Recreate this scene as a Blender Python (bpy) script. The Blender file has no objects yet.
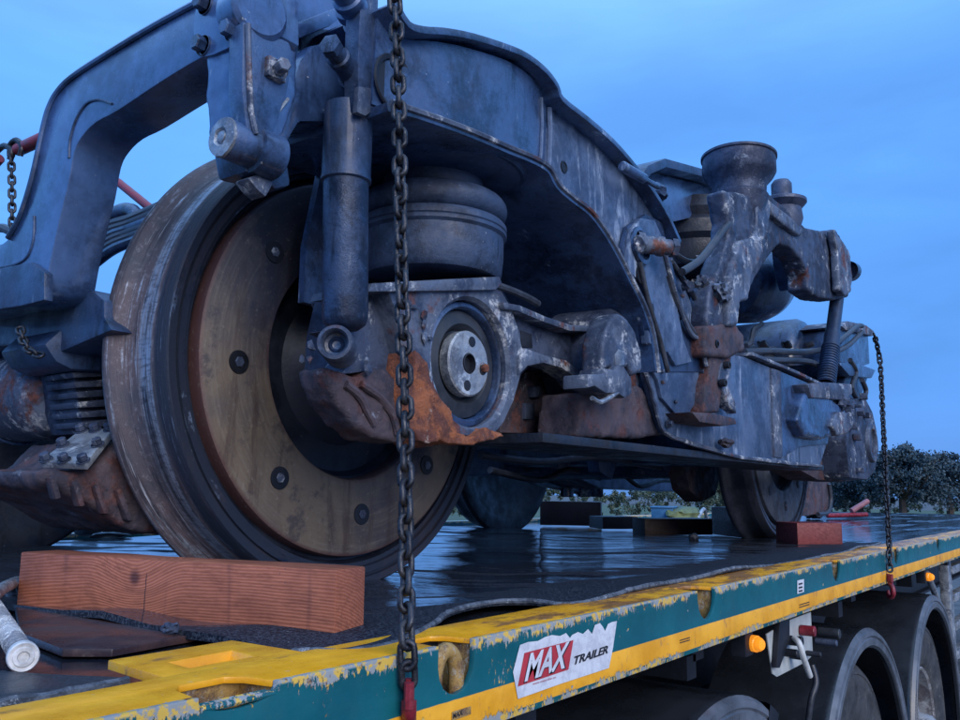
import bpy, bmesh, math, random
from mathutils import Vector, Matrix, noise
random.seed(7)
rnd = random.uniform
SC = bpy.context.scene
COL = SC.collection
pi = math.pi

# ------------------------------------------------------------------ camera
S_ = 1.06
CF, CP, CR, CA = 859.3, .1539, .0104, .6359
CO = Vector((0, -.6017*S_, .1626*S_))
Fw = Vector((math.cos(CA)*math.cos(CP), math.sin(CA)*math.cos(CP), math.sin(CP)))
R0 = Vector((math.sin(CA), -math.cos(CA), 0)); U0 = R0.cross(Fw)
Rw = R0*math.cos(CR) + U0*math.sin(CR); Uw = U0*math.cos(CR) - R0*math.sin(CR)
cd = bpy.data.cameras.new('camera'); cam = bpy.data.objects.new('camera', cd); COL.objects.link(cam)
cd.sensor_width = 36; cd.lens = 36*CF/960; cd.clip_start = .02; cd.clip_end = 2000
m4 = Matrix(((Rw.x, Uw.x, -Fw.x, CO.x), (Rw.y, Uw.y, -Fw.y, CO.y), (Rw.z, Uw.z, -Fw.z, CO.z), (0, 0, 0, 1)))
cam.matrix_world = m4
SC.camera = cam
SC.render.resolution_x = 1024; SC.render.resolution_y = 768

# ------------------------------------------------------------------ sky, sun, exposure
SUN_EL, SUN_AZ = math.radians(24), math.radians(-118)     # direction towards the sun, measured from +X
W = bpy.data.worlds.new('World'); SC.world = W; W.use_nodes = True
nt = W.node_tree; N = nt.nodes; L = nt.links; N.clear()
wo = N.new('ShaderNodeOutputWorld'); bg = N.new('ShaderNodeBackground'); L.new(bg.outputs[0], wo.inputs[0])
sk = N.new('ShaderNodeTexSky'); sk.sky_type = 'NISHITA'; sk.sun_disc = False
sk.sun_elevation = SUN_EL; sk.sun_rotation = pi/2 - SUN_AZ
tc = N.new('ShaderNodeTexCoord'); sx = N.new('ShaderNodeSeparateXYZ'); L.new(tc.outputs['Generated'], sx.inputs[0])
cr = N.new('ShaderNodeValToRGB'); L.new(sx.outputs[2], cr.inputs[0])
SKY = [(0.0, (.53, 1.67, 4.6)), (.12, (.59, 2.02, 5.5)), (.42, (.80, 2.5, 6.3)), (1.0, (3.6, 6.4, 11.0))]
e = cr.color_ramp.elements
for i, (p_, c_) in enumerate(SKY):
    el = e[i] if i < 2 else e.new(p_)
    el.position = p_; el.color = (*c_, 1)
nz = N.new('ShaderNodeTexNoise'); nz.inputs['Scale'].default_value = 3.2; nz.inputs['Detail'].default_value = 8; nz.inputs['Distortion'].default_value = .4
mp = N.new('ShaderNodeMapping'); mp.inputs['Scale'].default_value = (1, 1, 3.5)
L.new(tc.outputs['Generated'], mp.inputs[0]); L.new(mp.outputs[0], nz.inputs['Vector'])
mr = N.new('ShaderNodeMapRange'); mr.inputs['From Min'].default_value = .3; mr.inputs['From Max'].default_value = .7
mr.inputs['To Min'].default_value = .87; mr.inputs['To Max'].default_value = 1.13
L.new(nz.outputs[0], mr.inputs[0])
vm = N.new('ShaderNodeVectorMath'); vm.operation = 'SCALE'; L.new(cr.outputs[0], vm.inputs[0]); 
dt = N.new('ShaderNodeVectorMath'); dt.operation = 'DOT_PRODUCT'; L.new(tc.outputs['Generated'], dt.inputs[0]); dt.inputs[1].default_value = (-.45, .85, .25)
m2 = N.new('ShaderNodeMapRange'); m2.inputs['From Min'].default_value = -.4; m2.inputs['From Max'].default_value = 1; m2.inputs['To Min'].default_value = .92; m2.inputs['To Max'].default_value = 1.2
L.new(dt.outputs['Value'], m2.inputs[0])
mm_ = N.new('ShaderNodeMath'); mm_.operation = 'MULTIPLY'; L.new(mr.outputs[0], mm_.inputs[0]); L.new(m2.outputs[0], mm_.inputs[1]); L.new(mm_.outputs[0], vm.inputs['Scale'])
mx = N.new('ShaderNodeMix'); mx.data_type = 'RGBA'; mx.inputs[0].default_value = .05
L.new(vm.outputs[0], mx.inputs[6]); L.new(sk.outputs[0], mx.inputs[7]); L.new(mx.outputs[2], bg.inputs[0])
bg.inputs[1].default_value = .1
sd = bpy.data.lights.new('sun', 'SUN'); sun = bpy.data.objects.new('sun', sd); COL.objects.link(sun)
sd.energy = 1.5; sd.angle = math.radians(40); sd.color = (1, .93, .87)
sv = Vector((math.cos(SUN_AZ)*math.cos(SUN_EL), math.sin(SUN_AZ)*math.cos(SUN_EL), math.sin(SUN_EL)))
sun.rotation_euler = sv.to_track_quat('Z', 'Y').to_euler(); sun.location = (0, -6, 6)
SC.view_settings.view_transform = 'Standard'; SC.view_settings.look = 'None'
SC.view_settings.exposure = .85; SC.view_settings.gamma = 1

# ------------------------------------------------------------------ helpers
def ray(px, py): return Fw*CF + Rw*(px-480) + Uw*(360-py)
def PY(px, py, y):                       # world point on the plane Y = y
    v = ray(px, py); return CO + v*((y-CO.y)/v.y)
def PX(px, py, x):
    v = ray(px, py); return CO + v*((x-CO.x)/v.x)
def PZ(px, py, z):
    v = ray(px, py); return CO + v*((z-CO.z)/v.z)

def RR(p, pix): return pix/CF*(Vector(p)-CO).dot(Fw)      # metres spanned by `pix` pixels at point p
def empty(name, loc, label=None, cat=None, group=None, kind=None):
    o = bpy.data.objects.new(name, None); COL.objects.link(o); o.location = loc; o.empty_display_size = .05
    return tag(o, label, cat, group, kind)
def tag(o, label=None, cat=None, group=None, kind=None):
    if label: o['label'] = label
    if cat: o['category'] = cat
    if group: o['group'] = group
    if kind: o['kind'] = kind
    return o
def wloc(o):
    v = Vector(o.location)
    while o.parent: o = o.parent; v += o.location
    return v
def obj(name, bm, mat, parent=None, origin=None, smooth=40, bev=0, seg=2):
    """link a bmesh given in world coordinates as one object whose origin is at `origin`"""
    if origin is None: origin = wloc(parent) if parent else Vector((0, 0, 0))
    origin = Vector(origin)
    bmesh.ops.recalc_face_normals(bm, faces=bm.faces)
    bmesh.ops.translate(bm, vec=-origin, verts=bm.verts)
    me = bpy.data.meshes.new(name); 
    if bev:
        es = [ed for ed in bm.edges if len(ed.link_faces) == 2 and ed.calc_face_angle(0) > .6]
        try: bmesh.ops.bevel(bm, geom=es, offset=bev, segments=seg, affect='EDGES', profile=.6, clamp_overlap=True)
        except Exception: pass
    for f in bm.faces: f.smooth = bool(smooth)
    if smooth:
        ca = math.radians(smooth)
        for ed in bm.edges:
            if len(ed.link_faces) == 2 and ed.calc_face_angle(0) > ca: ed.smooth = False
    bm.to_mesh(me); bm.free()
    if isinstance(mat, (list, tuple)):
        for m in mat: me.materials.append(m)
    else: me.materials.append(mat)
    o = bpy.data.objects.new(name, me); COL.objects.link(o)
    if parent: o.parent = parent; o.location = origin - wloc(parent)
    else: o.location = origin
    return o
def B(): return bmesh.new()
def face_ext(bm, pts, vec):
    vs = [bm.verts.new(p) for p in pts]; f = bm.faces.new(vs)
    r = bmesh.ops.extrude_face_region(bm, geom=[f])
    nv = [g for g in r['geom'] if isinstance(g, bmesh.types.BMVert)]
    bmesh.ops.translate(bm, vec=vec, verts=nv)
    return bm
def prism_y(bm, px, y, t, scale=1):      # outline seen in the photograph, on plane Y=y, t metres thick
    return face_ext(bm, [PY(a, b, y) for a, b in px], Vector((0, t, 0)))
def prism_x(bm, px, x, t): return face_ext(bm, [PX(a, b, x) for a, b in px], Vector((t, 0, 0)))
def xz(bm, pts, y, t): return face_ext(bm, [Vector((a, y, b)) for a, b in pts], Vector((0, t, 0)))
def box(bm, c, s, rz=0, rx=0, ry=0):
    M = Matrix.Translation(Vector(c)) @ Matrix.Rotation(rz, 4, 'Z') @ Matrix.Rotation(ry, 4, 'Y') @ Matrix.Rotation(rx, 4, 'X') @ Matrix.Diagonal((*s, 1))
    bmesh.ops.create_cube(bm, size=1, matrix=M); return bm
def frame_to(axis):
    return Vector(axis).normalized().to_track_quat('Z', 'Y').to_matrix().to_4x4()
def lathe(bm, o, axis, prof, seg=48, close=True, a0=0, a1=2*pi):
    M = Matrix.Translation(Vector(o)) @ frame_to(axis)
    full = abs(a1-a0-2*pi) < 1e-6; n = seg if full else seg+1
    rings = []
    for r, h in prof:
        if r < 1e-6: rings.append([bm.verts.new(M @ Vector((0, 0, h)))]); continue
        rings.append([bm.verts.new(M @ Vector((r*math.cos(a0+(a1-a0)*k/seg), r*math.sin(a0+(a1-a0)*k/seg), h))) for k in range(n)])
    for A, C in zip(rings, rings[1:]):
        for k in range(seg):
            k2 = (k+1) % n if full else k+1
            q = [A[k % len(A)], A[k2 % len(A)], C[k2 % len(C)], C[k % len(C)]]
            q2 = []
            for v in q:
                if v not in q2: q2.append(v)
            if len(q2) > 2:
                try: bm.faces.new(q2)
                except Exception: pass
    return bm
def cyl(bm, p, q, r, seg=20, c=.0):
    p, q = Vector(p), Vector(q); h = (q-p).length; c = min(c or r*.12, h*.3)
    return lathe(bm, p, q-p, [(0, 0), (r-c, 0), (r, c), (r, h-c), (r-c, h), (0, h)], seg)
def hexb(bm, p, axis, r, h):
    lathe(bm, p, axis, [(0, 0), (r*1.35, 0), (r*1.35, h*.15), (r*1.3, h*.17)], 16)
    return lathe(bm, Vector(p)+Vector(axis).normalized()*h*.17, axis, [(r, 0), (r, h*.75), (r*.85, h*.85), (0, h*.85)], 6)
def tube(bm, pts, r, seg=10, closed=False, cap=True):
    pts = [Vector(p) for p in pts]; n = len(pts); rings = []; up = None
    for i, p in enumerate(pts):
        if closed: t = (pts[(i+1) % n]-pts[i-1]).normalized()
        else: t = (pts[min(i+1, n-1)]-pts[max(i-1, 0)]).normalized()
        if up is None: up = t.orthogonal().normalized()
        up = (up - t*up.dot(t)).normalized(); sd_ = t.cross(up)
        rr = r[i] if isinstance(r, (list, tuple)) else r
        rings.append([bm.verts.new(p+(up*math.cos(2*pi*k/seg)+sd_*math.sin(2*pi*k/seg))*rr) for k in range(seg)])
    for i in range(n if closed else n-1):
        A, C = rings[i], rings[(i+1) % n]
        for k in range(seg): bm.faces.new((A[k], A[(k+1) % seg], C[(k+1) % seg], C[k]))
    if not closed and cap: bm.faces.new(rings[0][::-1]); bm.faces.new(rings[-1])
    return bm
def smoothpath(pts, k=6):
    pts = [Vector(p) for p in pts]; out = []
    for i in range(len(pts)-1):
        p0, p1, p2, p3 = pts[max(i-1, 0)], pts[i], pts[i+1], pts[min(i+2, len(pts)-1)]
        for j in range(k):
            t = j/k
            out.append(.5*((2*p1)+(p2-p0)*t+(2*p0-5*p1+4*p2-p3)*t*t+(3*p1-p0-3*p2+p3)*t**3))
    out.append(pts[-1]); return out
def strip(bm, pts, y0, y1, th):          # a plate swept along an XZ polyline, from y0 to y1, th thick (upwards normal)
    n = len(pts); P = [Vector((a, 0, b)) for a, b in pts]; ro = []
    for i, p in enumerate(P):
        t = (P[min(i+1, n-1)]-P[max(i-1, 0)]).normalized(); nn = Vector((-t.z, 0, t.x))*th
        ro.append([bm.verts.new(q) for q in ((p.x, y0, p.z), (p.x+nn.x, y0, p.z+nn.z), (p.x+nn.x, y1, p.z+nn.z), (p.x, y1, p.z))])
    for a, b in zip(ro, ro[1:]):
        for k in range(4): bm.faces.new((a[k], a[(k+1) % 4], b[(k+1) % 4], b[k]))
    bm.faces.new(ro[0][::-1]); bm.faces.new(ro[-1]); return bm
def lump(bm, c, s, amp=.25, sub=3, seed=0, fr=1.6):
    r = bmesh.ops.create_icosphere(bm, subdivisions=sub, radius=1)
    for v in r['verts']:
        k = 1+amp*(noise.noise(v.co*fr+Vector((seed, seed*2, 3)))*1.4+.5*noise.noise(v.co*fr*2.7+Vector((seed, 0, seed))))
        v.co = Vector((v.co.x*s[0]*k, v.co.y*s[1]*k, v.co.z*s[2]*k))+Vector(c)
    return bm
def rough_up(bm, amp, fr, cuts=0, seed=0):
    if cuts: bmesh.ops.subdivide_edges(bm, edges=bm.edges[:], cuts=cuts, use_grid_fill=True)
    bmesh.ops.triangulate(bm, faces=[f for f in bm.faces if len(f.verts) > 4])
    for v in bm.verts:
        v.co += noise.noise_vector(v.co*fr+Vector((seed, seed, seed)))*amp
    return bm

# ------------------------------------------------------------------ materials
class MB:
    def __init__(s, name):
        s.m = bpy.data.materials.new(name); s.m.use_nodes = True; s.t = s.m.node_tree; s.t.nodes.clear()
        s.o = s.n('ShaderNodeOutputMaterial'); s.b = s.n('ShaderNodeBsdfPrincipled'); s.l(s.b.outputs[0], s.o.inputs[0])
        s.g = s.n('ShaderNodeNewGeometry'); s.pos = s.g.outputs['Position']; s.tco = s.n('ShaderNodeTexCoord')
    def n(s, k): return s.t.nodes.new(k)
    def l(s, a, b): s.t.links.new(a, b)
    def noise(s, sc, det=6, rough=.6, vec=None, stretch=None, dist=0):
        x = s.n('ShaderNodeTexNoise'); x.inputs['Scale'].default_value = sc; x.inputs['Detail'].default_value = det
        x.inputs['Roughness'].default_value = rough; x.inputs['Distortion'].default_value = dist
        v = vec or s.pos
        if stretch:
            mm = s.n('ShaderNodeMapping'); mm.inputs['Scale'].default_value = stretch; s.l(v, mm.inputs[0]); v = mm.outputs[0]
        s.l(v, x.inputs['Vector']); return x.outputs[0]
    def step(s, v, a, b, lo=0, hi=1):
        x = s.n('ShaderNodeMapRange'); x.interpolation_type = 'SMOOTHSTEP'
        x.inputs['From Min'].default_value = a; x.inputs['From Max'].default_value = b
        x.inputs['To Min'].default_value = lo; x.inputs['To Max'].default_value = hi; s.l(v, x.inputs[0]); return x.outputs[0]
    def math(s, op, a, b=None):
        x = s.n('ShaderNodeMath'); x.operation = op
        for i, q in enumerate((a, b)):
            if q is None: continue
            if isinstance(q, (int, float)): x.inputs[i].default_value = q
            else: s.l(q, x.inputs[i])
        return x.outputs[0]
    def mix(s, f, a, b):
        x = s.n('ShaderNodeMix'); x.data_type = 'RGBA'
        if isinstance(f, (int, float)): x.inputs[0].default_value = f
        else: s.l(f, x.inputs[0])
        for i, q in ((6, a), (7, b)):
            if isinstance(q, tuple): x.inputs[i].default_value = (*q[:3], 1)
            else: s.l(q, x.inputs[i])
        return x.outputs[2]
    def col(s, c):
        if isinstance(c, tuple): s.b.inputs['Base Color'].default_value = (*c, 1)
        else: s.l(c, s.b.inputs['Base Color'])
        return s
    def put(s, k, v):
        if isinstance(v, (int, float)): s.b.inputs[k].default_value = v
        else: s.l(v, s.b.inputs[k])
        return s
    def bump(s, h, dist=.002, strength=.6):
        x = s.n('ShaderNodeBump'); x.inputs['Distance'].default_value = dist; x.inputs['Strength'].default_value = strength
        s.l(h, x.inputs['Height']); s.l(x.outputs[0], s.b.inputs['Normal']); return s
    def xyz(s, v=None):
        x = s.n('ShaderNodeSeparateXYZ'); s.l(v or s.pos, x.inputs[0]); return x.outputs

def grime(name, base, dark, stain=None, st=(.62, .7), rust=None, rt=(.6, .68), rough=.5, metal=.35, sc=6, streak=True, bd=.002, bs=.6, coat=0):
    m = MB(name)
    c = m.mix(m.step(m.noise(sc, 9, .72, dist=.25), .42, .56), dark, base)
    fine = m.noise(sc*14, 5, .7)
    c = m.mix(m.step(fine, .48, .80, 0, .35), c, tuple(min(1, x*1.8+.01) for x in base))
    if streak: c = m.mix(m.math('MULTIPLY', m.step(m.noise(sc*4.5, 8, .75, stretch=(1, 1, .16), dist=.3), .52, .66), m.step(m.noise(sc*.8, 4, .6), .4, .6)), c, tuple(x*.38 for x in dark))
    r = m.step(m.noise(sc*3, 5, .6), .3, .7, rough-.18, rough+.2)
    if stain:
        v = m.noise(sc*1.7, 10, .72, stretch=(1.3, 1.3, .28) if streak else None, dist=.4)
        v2 = m.noise(sc*9, 8, .75, stretch=(1, 1, .35) if streak else None)
        k = m.math('MULTIPLY', m.step(v, *st), m.step(v2, .42, .56))
        c = m.mix(k, c, stain)
    c = m.mix(m.math('MULTIPLY', m.step(m.noise(sc*26, 3, .6), .70, .73), m.step(m.noise(sc*1.3, 4, .6), .5, .6)), c, (.36, .40, .48))
    if coat: m.put('Coat Weight', coat); m.put('Coat Roughness', m.step(m.noise(sc*2, 5, .6), .35, .65, .10, .38))
    if rust:
        k = m.step(m.noise(sc*1.1, 9, .7, stretch=(1.1, 1.1, .9)), *rt)
        c = m.mix(k, c, m.mix(m.step(fine, .4, .6), tuple(x*.5 for x in rust), rust)); 
    m.col(c).put('Roughness', r).put('Metallic', metal)
    m.bump(m.math('ADD', m.noise(sc*22, 6, .75), m.math('MULTIPLY', m.noise(sc*4, 4, .6), 1.5)), bd, bs)
    return m.m
def plain(name, c, rough=.5, metal=0, var=.35, sc=20, bd=.0008):
    m = MB(name); n_ = m.noise(sc, 6, .65)
    m.col(m.mix(m.step(n_, .3, .7), tuple(x*(1-var) for x in c), tuple(min(1, x*(1+var)) for x in c)))
    m.put('Roughness', m.step(n_, .3, .7, max(.05, rough-.12), rough+.12)).put('Metallic', metal)
    m.bump(m.noise(sc*8, 5, .7), bd, .5); return m.m

M_frame = grime('frame_paint', (.034, .076, .185), (.009, .022, .060), stain=(.24, .33, .48), st=(.60, .68), rough=.36, metal=.1, coat=.6)
M_frame_dark = grime('frame_dark', (.022, .052, .13), (.009, .024, .066), stain=(.16, .22, .34), st=(.64, .72), rough=.5, metal=.1, coat=.25)
M_white = grime('limed_paint', (.080, .125, .225), (.032, .060, .125), stain=(.30, .38, .52), st=(.53, .64), rough=.45, metal=.1, sc=5)
M_blue = grime('slate_paint', (.048, .104, .25), (.020, .044, .112), stain=(.28, .37, .52), st=(.66, .74), rough=.28, metal=.1, coat=.8, sc=3.5, bd=.0006)
M_cast = grime('cast_iron', (.055, .075, .13), (.018, .028, .058), stain=(.45, .48, .52), st=(.56, .66), rust=(.13, .045, .035), rt=(.58, .68), rough=.6, sc=9, streak=False)
M_castd = grime('dark_casting', (.055, .072, .125), (.018, .028, .060), stain=(.22, .26, .34), st=(.58, .68), rough=.5, sc=9, streak=False)
M_castL = grime('bare_casting', (.105, .135, .20), (.038, .055, .10), stain=(.5, .52, .56), st=(.52, .62), rust=(.16, .06, .05), rt=(.56, .66), rough=.6, sc=8, streak=False)
M_rustcast = grime('rust_casting', (.075, .056, .072), (.026, .025, .042), stain=(.28, .3, .36), st=(.6, .68), rust=(.115, .046, .044), rt=(.5, .62), rough=.7, metal=.1, sc=11, streak=False, bd=.004)
M_orange = grime('fresh_rust', (.36, .115, .045), (.12, .04, .03), stain=(.45, .38, .34), st=(.58, .66), rough=.7, metal=.0, sc=16, streak=False, bd=.005, bs=.9)
M_rubber = plain('black_rubber', (.022, .027, .038), .5, 0, .4, 14)
M_spring = grime('spring_rubber', (.034, .060, .125), (.012, .024, .055), stain=(.2, .22, .26), st=(.64, .74), rough=.55, metal=0, sc=7)
M_damper = grime('damper_paint', (.036, .066, .14), (.011, .022, .052), stain=(.28, .30, .34), st=(.6, .7), rough=.4, metal=.3, sc=7)
M_steel = grime('galvanised', (.36, .40, .45), (.16, .18, .22), stain=(.62, .66, .7), st=(.5, .6), rough=.42, metal=.6, sc=12, streak=False)
M_chain = grime('chain_steel', (.05, .052, .062), (.016, .018, .026), stain=(.2, .2, .22), st=(.6, .7), rough=.42, metal=.7, sc=40, streak=False, bd=.0006)
M_under = grime('underframe_shade', (.013, .018, .034), (.006, .010, .020), stain=(.06, .06, .08), st=(.66, .74), rough=.5, metal=0)  # near-black base: shade on undersides and far wheels put into the colour
M_red = plain('red_paint', (.17, .012, .024), .4, 0, .4, 40)
M_cable = plain('cable_sheath', (.03, .035, .05), .45, 0, .4, 30)
M_void = plain('chassis_black', (.012, .015, .024), .55, .2, .4, 9)

# wheel: object coordinates, axis = local Y
def wheel_mats():
    m = MB('wheel_tread'); P = m.tco.outputs['Object']; x, y, z = m.xyz(P)
    ang = m.math('ARCTAN2', z, x); rad = m.math('SQRT', m.math('ADD', m.math('MULTIPLY', x, x), m.math('MULTIPLY', z, z)))
    cv = m.n('ShaderNodeCombineXYZ'); m.l(m.math('MULTIPLY', y, 260), cv.inputs[0]); m.l(m.math('MULTIPLY', m.math('DIVIDE', x, rad), 3.5), cv.inputs[1]); m.l(m.math('MULTIPLY', m.math('DIVIDE', z, rad), 3.5), cv.inputs[2])
    st = m.noise(1, 8, .75, vec=cv.outputs[0]); patch = m.noise(5, 8, .65, vec=P); fine = m.noise(90, 5, .7, vec=P)
    rust = m.mix(m.step(patch, .4, .62), (.050, .055, .075), (.105, .078, .088))
    rust = m.mix(m.step(fine, .52, .74, 0, .6), rust, (.24, .23, .27))
    band = m.math('MULTIPLY', m.step(y, .031, .036), m.step(y, .072, .060))
    k = m.math('MULTIPLY', band, m.step(m.math('ADD', st, m.math('MULTIPLY', patch, .35)), .50, .74)); k = m.math('ADD', k, m.step(m.math('MULTIPLY', st, m.step(patch, .3, .7, .7, 1.25)), .56, .7, 0, .75))
    k = m.math('MINIMUM', k, 1)
    c = m.mix(k, rust, m.mix(m.step(m.noise(170, 3, .6, vec=P, stretch=(1, .25, 1)), .34, .54), (.22, .25, .31), (.46, .52, .62))); c = m.mix(m.step(y, .0335, .024), c, m.mix(m.step(st, .58, .66), (.008, .014, .032), (.10, .14, .22)))
    cv2 = m.n('ShaderNodeCombineXYZ'); m.l(m.math('MULTIPLY', y, 75), cv2.inputs[0]); m.l(m.math('MULTIPLY', m.math('DIVIDE', x, rad), 1.6), cv2.inputs[1]); m.l(m.math('MULTIPLY', m.math('DIVIDE', z, rad), 1.6), cv2.inputs[2])
    dkb = m.noise(1, 7, .72, vec=cv2.outputs[0], dist=.3); c = m.mix(m.step(dkb, .50, .62, 0, .82), c, (.022, .020, .032))
    c = m.mix(m.math('MULTIPLY', m.step(m.noise(1, 6, .7, vec=cv2.outputs[0], stretch=(2.3, 1, 1)), .60, .70), m.step(y, .066, .072)), c, (.34, .36, .42))
    m.col(c).put('Metallic', m.math('MULTIPLY', k, .75)).put('Roughness', m.step(k, 0, 1, .62, .33))
    m.bump(m.math('ADD', st, m.math('MULTIPLY', fine, .7)), .0016, .8); tread = m.m
    m = MB('wheel_web'); P = m.tco.outputs['Object']
    c = m.mix(m.step(m.noise(9, 8, .7, vec=P), .4, .62), (.008, .012, .026), (.026, .034, .056))
    c = m.mix(m.step(m.noise(28, 8, .7, vec=P), .66, .7), c, (.3, .32, .34))
    m.col(c).put('Roughness', .5).put('Metallic', .3).bump(m.noise(60, 6, .7, vec=P), .002, .6); web = m.m
    m = MB('brake_disc_rust'); P = m.tco.outputs['Object']; x, y, z = m.xyz(P)
    ang = m.math('ARCTAN2', z, x); rad = m.math('SQRT', m.math('ADD', m.math('MULTIPLY', x, x), m.math('MULTIPLY', z, z)))
    cv = m.n('ShaderNodeCombineXYZ'); m.l(m.math('MULTIPLY', m.math('DIVIDE', x, rad), 2.4), cv.inputs[0]); m.l(m.math('MULTIPLY', rad, 160), cv.inputs[1]); m.l(m.math('MULTIPLY', m.math('DIVIDE', z, rad), 2.4), cv.inputs[2])
    st = m.noise(1, 8, .65, vec=cv.outputs[0]); patch = m.noise(3.2, 7, .6, vec=P); fine = m.noise(110, 5, .75, vec=P)
    c = m.mix(m.step(patch, .38, .62), (.075, .068, .078), (.175, .138, .104))
    c = m.mix(m.step(st, .45, .75, 0, .5), c, (.21, .19, .17)); c = m.mix(m.step(m.noise(11, 8, .72, vec=P), .52, .64, 0, .75), c, (.045, .042, .055)); c = m.mix(m.step(m.noise(16, 7, .7, vec=P, stretch=(1, 1, .16), dist=.3), .50, .66, 0, .7), c, (.060, .040, .038))
    edge = m.math('MAXIMUM', m.step(m.math('ADD', rad, m.math('MULTIPLY', patch, .03)), .245, .225), m.step(rad, .350, .362))
    c = m.mix(edge, c, (.10, .048, .05)); dk = m.step(m.math('ADD', m.math('MULTIPLY', x, .55), m.math('ADD', z, m.math('ADD', m.math('MULTIPLY', m.math('SUBTRACT', .29, rad), 1.1), m.math('MULTIPLY', m.noise(4.5, 7, .7, vec=P), .42)))), .14, .24); c = m.mix(m.math('MULTIPLY', dk, .9), c, (.018, .022, .042)); c = m.mix(m.step(fine, .56, .74, 0, .5), c, (.30, .27, .24))  # top and hub side darkened in the colour: painted shade with dirt
    m.col(c).put('Roughness', m.step(st, .3, .7, .45, .7)).put('Metallic', .25).bump(m.math('ADD', fine, st), .0009, .6)
    return tread, web, m.m
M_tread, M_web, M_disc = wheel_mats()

def rail_mat():
    m = MB('trailer_rail_paint'); x, y, z = m.xyz()
    teal = m.mix(m.step(m.noise(7, 6, .6), .3, .7), (.002, .072, .095), (.004, .105, .13))
    fine = m.noise(260, 5, .7, stretch=(1, 1, .30)); big = m.noise(16, 6, .6)
    yel = m.mix(m.step(m.noise(9, 6, .65), .35, .65), (.66, .29, .010), (.86, .42, .03))
    yel = m.mix(m.step(m.noise(26, 8, .75, stretch=(1, 1, .4)), .56, .66, 0, .85), yel, (.30, .15, .06))
    zz = m.math('ADD', z, m.math('MULTIPLY', m.math('SUBTRACT', m.noise(60, 3, .5), .5), .0012))
    inb = m.math('MULTIPLY', m.step(zz, -.0630, -.0640), m.step(zz, -.0985, -.0975))
    c = m.mix(inb, teal, yel)
    # worn edges: bare grey metal with yellow undercoat, strongest at the lip
    lip = m.step(z, -.022, -.001); low = m.step(z, -.088, -.1045)
    w = m.math('ADD', m.math('MULTIPLY', m.math('MULTIPLY', m.math('MAXIMUM', lip, low), m.step(m.noise(8, 5, .65), .36, .60, .25, 1.15)), .30), m.math('ADD', m.math('MULTIPLY', big, .40), m.math('MULTIPLY', m.noise(6, 4, .6), .34)))
    k = m.step(m.math('ADD', w, m.math('MULTIPLY', fine, .80)), .935, .965)
    k = m.math('MAXIMUM', k, m.math('MULTIPLY', m.step(z, -.0045, -.0015), m.step(m.noise(34, 6, .7), .36, .44)))
    sp = m.math('MULTIPLY', m.step(m.noise(48, 4, .5), .69, .70), m.step(z, 0, -.01))
    k = m.math('MAXIMUM', k, sp)
    wear = m.mix(m.step(m.noise(75, 5, .6), .48, .56), (.27, .29, .30), (.62, .40, .07))
    wear = m.mix(m.step(m.noise(40, 5, .6), .6, .66), wear, (.16, .07, .035))
    c = m.mix(k, c, wear)
    c = m.mix(m.step(m.noise(3.3, 8, .7, stretch=(1, 1, .2)), .55, .75, 0, .35), c, (.05, .06, .07))
    m.col(c).put('Roughness', m.step(m.noise(30, 4, .6), .3, .7, .28, .5)).put('Specular IOR Level', .45)
    m.bump(m.math('SUBTRACT', m.math('MULTIPLY', m.noise(70, 5, .7), .6), k), .0012, .8); return m.m
M_rail = rail_mat()
def yellow_mat():
    m = MB('yellow_paint')
    c = m.mix(m.step(m.noise(8, 7, .65), .35, .65), (.68, .29, .008), (.86, .41, .016))
    far = m.step(m.xyz()[0], .65, 1.15)
    r = m.math('ADD', m.noise(13, 9, .72, stretch=(.5, 1.4, 1)), m.math('MULTIPLY', far, .13))
    c = m.mix(m.step(r, .58, .68), c, m.mix(m.noise(40, 5, .6), (.12, .045, .02), (.40, .19, .05)))
    c = m.mix(m.step(m.noise(60, 6, .7), .64, .7), c, (.35, .33, .30))
    m.col(c).put('Roughness', m.step(m.noise(25, 4, .6), .3, .7, .22, .5)); m.bump(m.math('ADD', m.noise(80, 5, .7), r), .0014, .6); return m.m
M_yellow = yellow_mat()
def deck_mat():
    m = MB('wet_deck')
    c = m.mix(m.step(m.noise(3, 8, .7), .4, .6), (.006, .008, .015), (.02, .024, .034))
    c = m.mix(m.step(m.noise(70, 6, .7), .66, .72), c, (.10, .10, .11))
    m.col(c); wet = m.step(m.noise(2.6, 5, .6, stretch=(.45, 1.6, 1)), .34, .46)
    m.put('Roughness', m.step(wet, 0, 1, .55, .06)).put('Specular IOR Level', .6)
    h = m.math('ADD', m.noise(8, 7, .62, stretch=(.25, 1.6, 1), dist=.5), m.math('MULTIPLY', m.noise(90, 4, .7), m.math('MULTIPLY', m.math('SUBTRACT', 1, wet), .06)))
    m.bump(h, .006, .22); return m.m
M_deck = deck_mat()
M_mat = None
def mat_mat():
    m = MB('crumb_rubber'); f = m.noise(260, 4, .8)
    c = m.mix(m.step(f, .5, .62), (.009, .012, .02), (.045, .052, .066)); c = m.mix(m.step(m.noise(120, 3, .5), .74, .76), c, (.4, .42, .44))
    m.col(c).put('Roughness', m.step(m.noise(7, 5, .6), .4, .6, .28, .62)); m.bump(m.math('ADD', f, m.noise(12, 4, .6)), .0025, .9); return m.m
M_mat = mat_mat()
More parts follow.
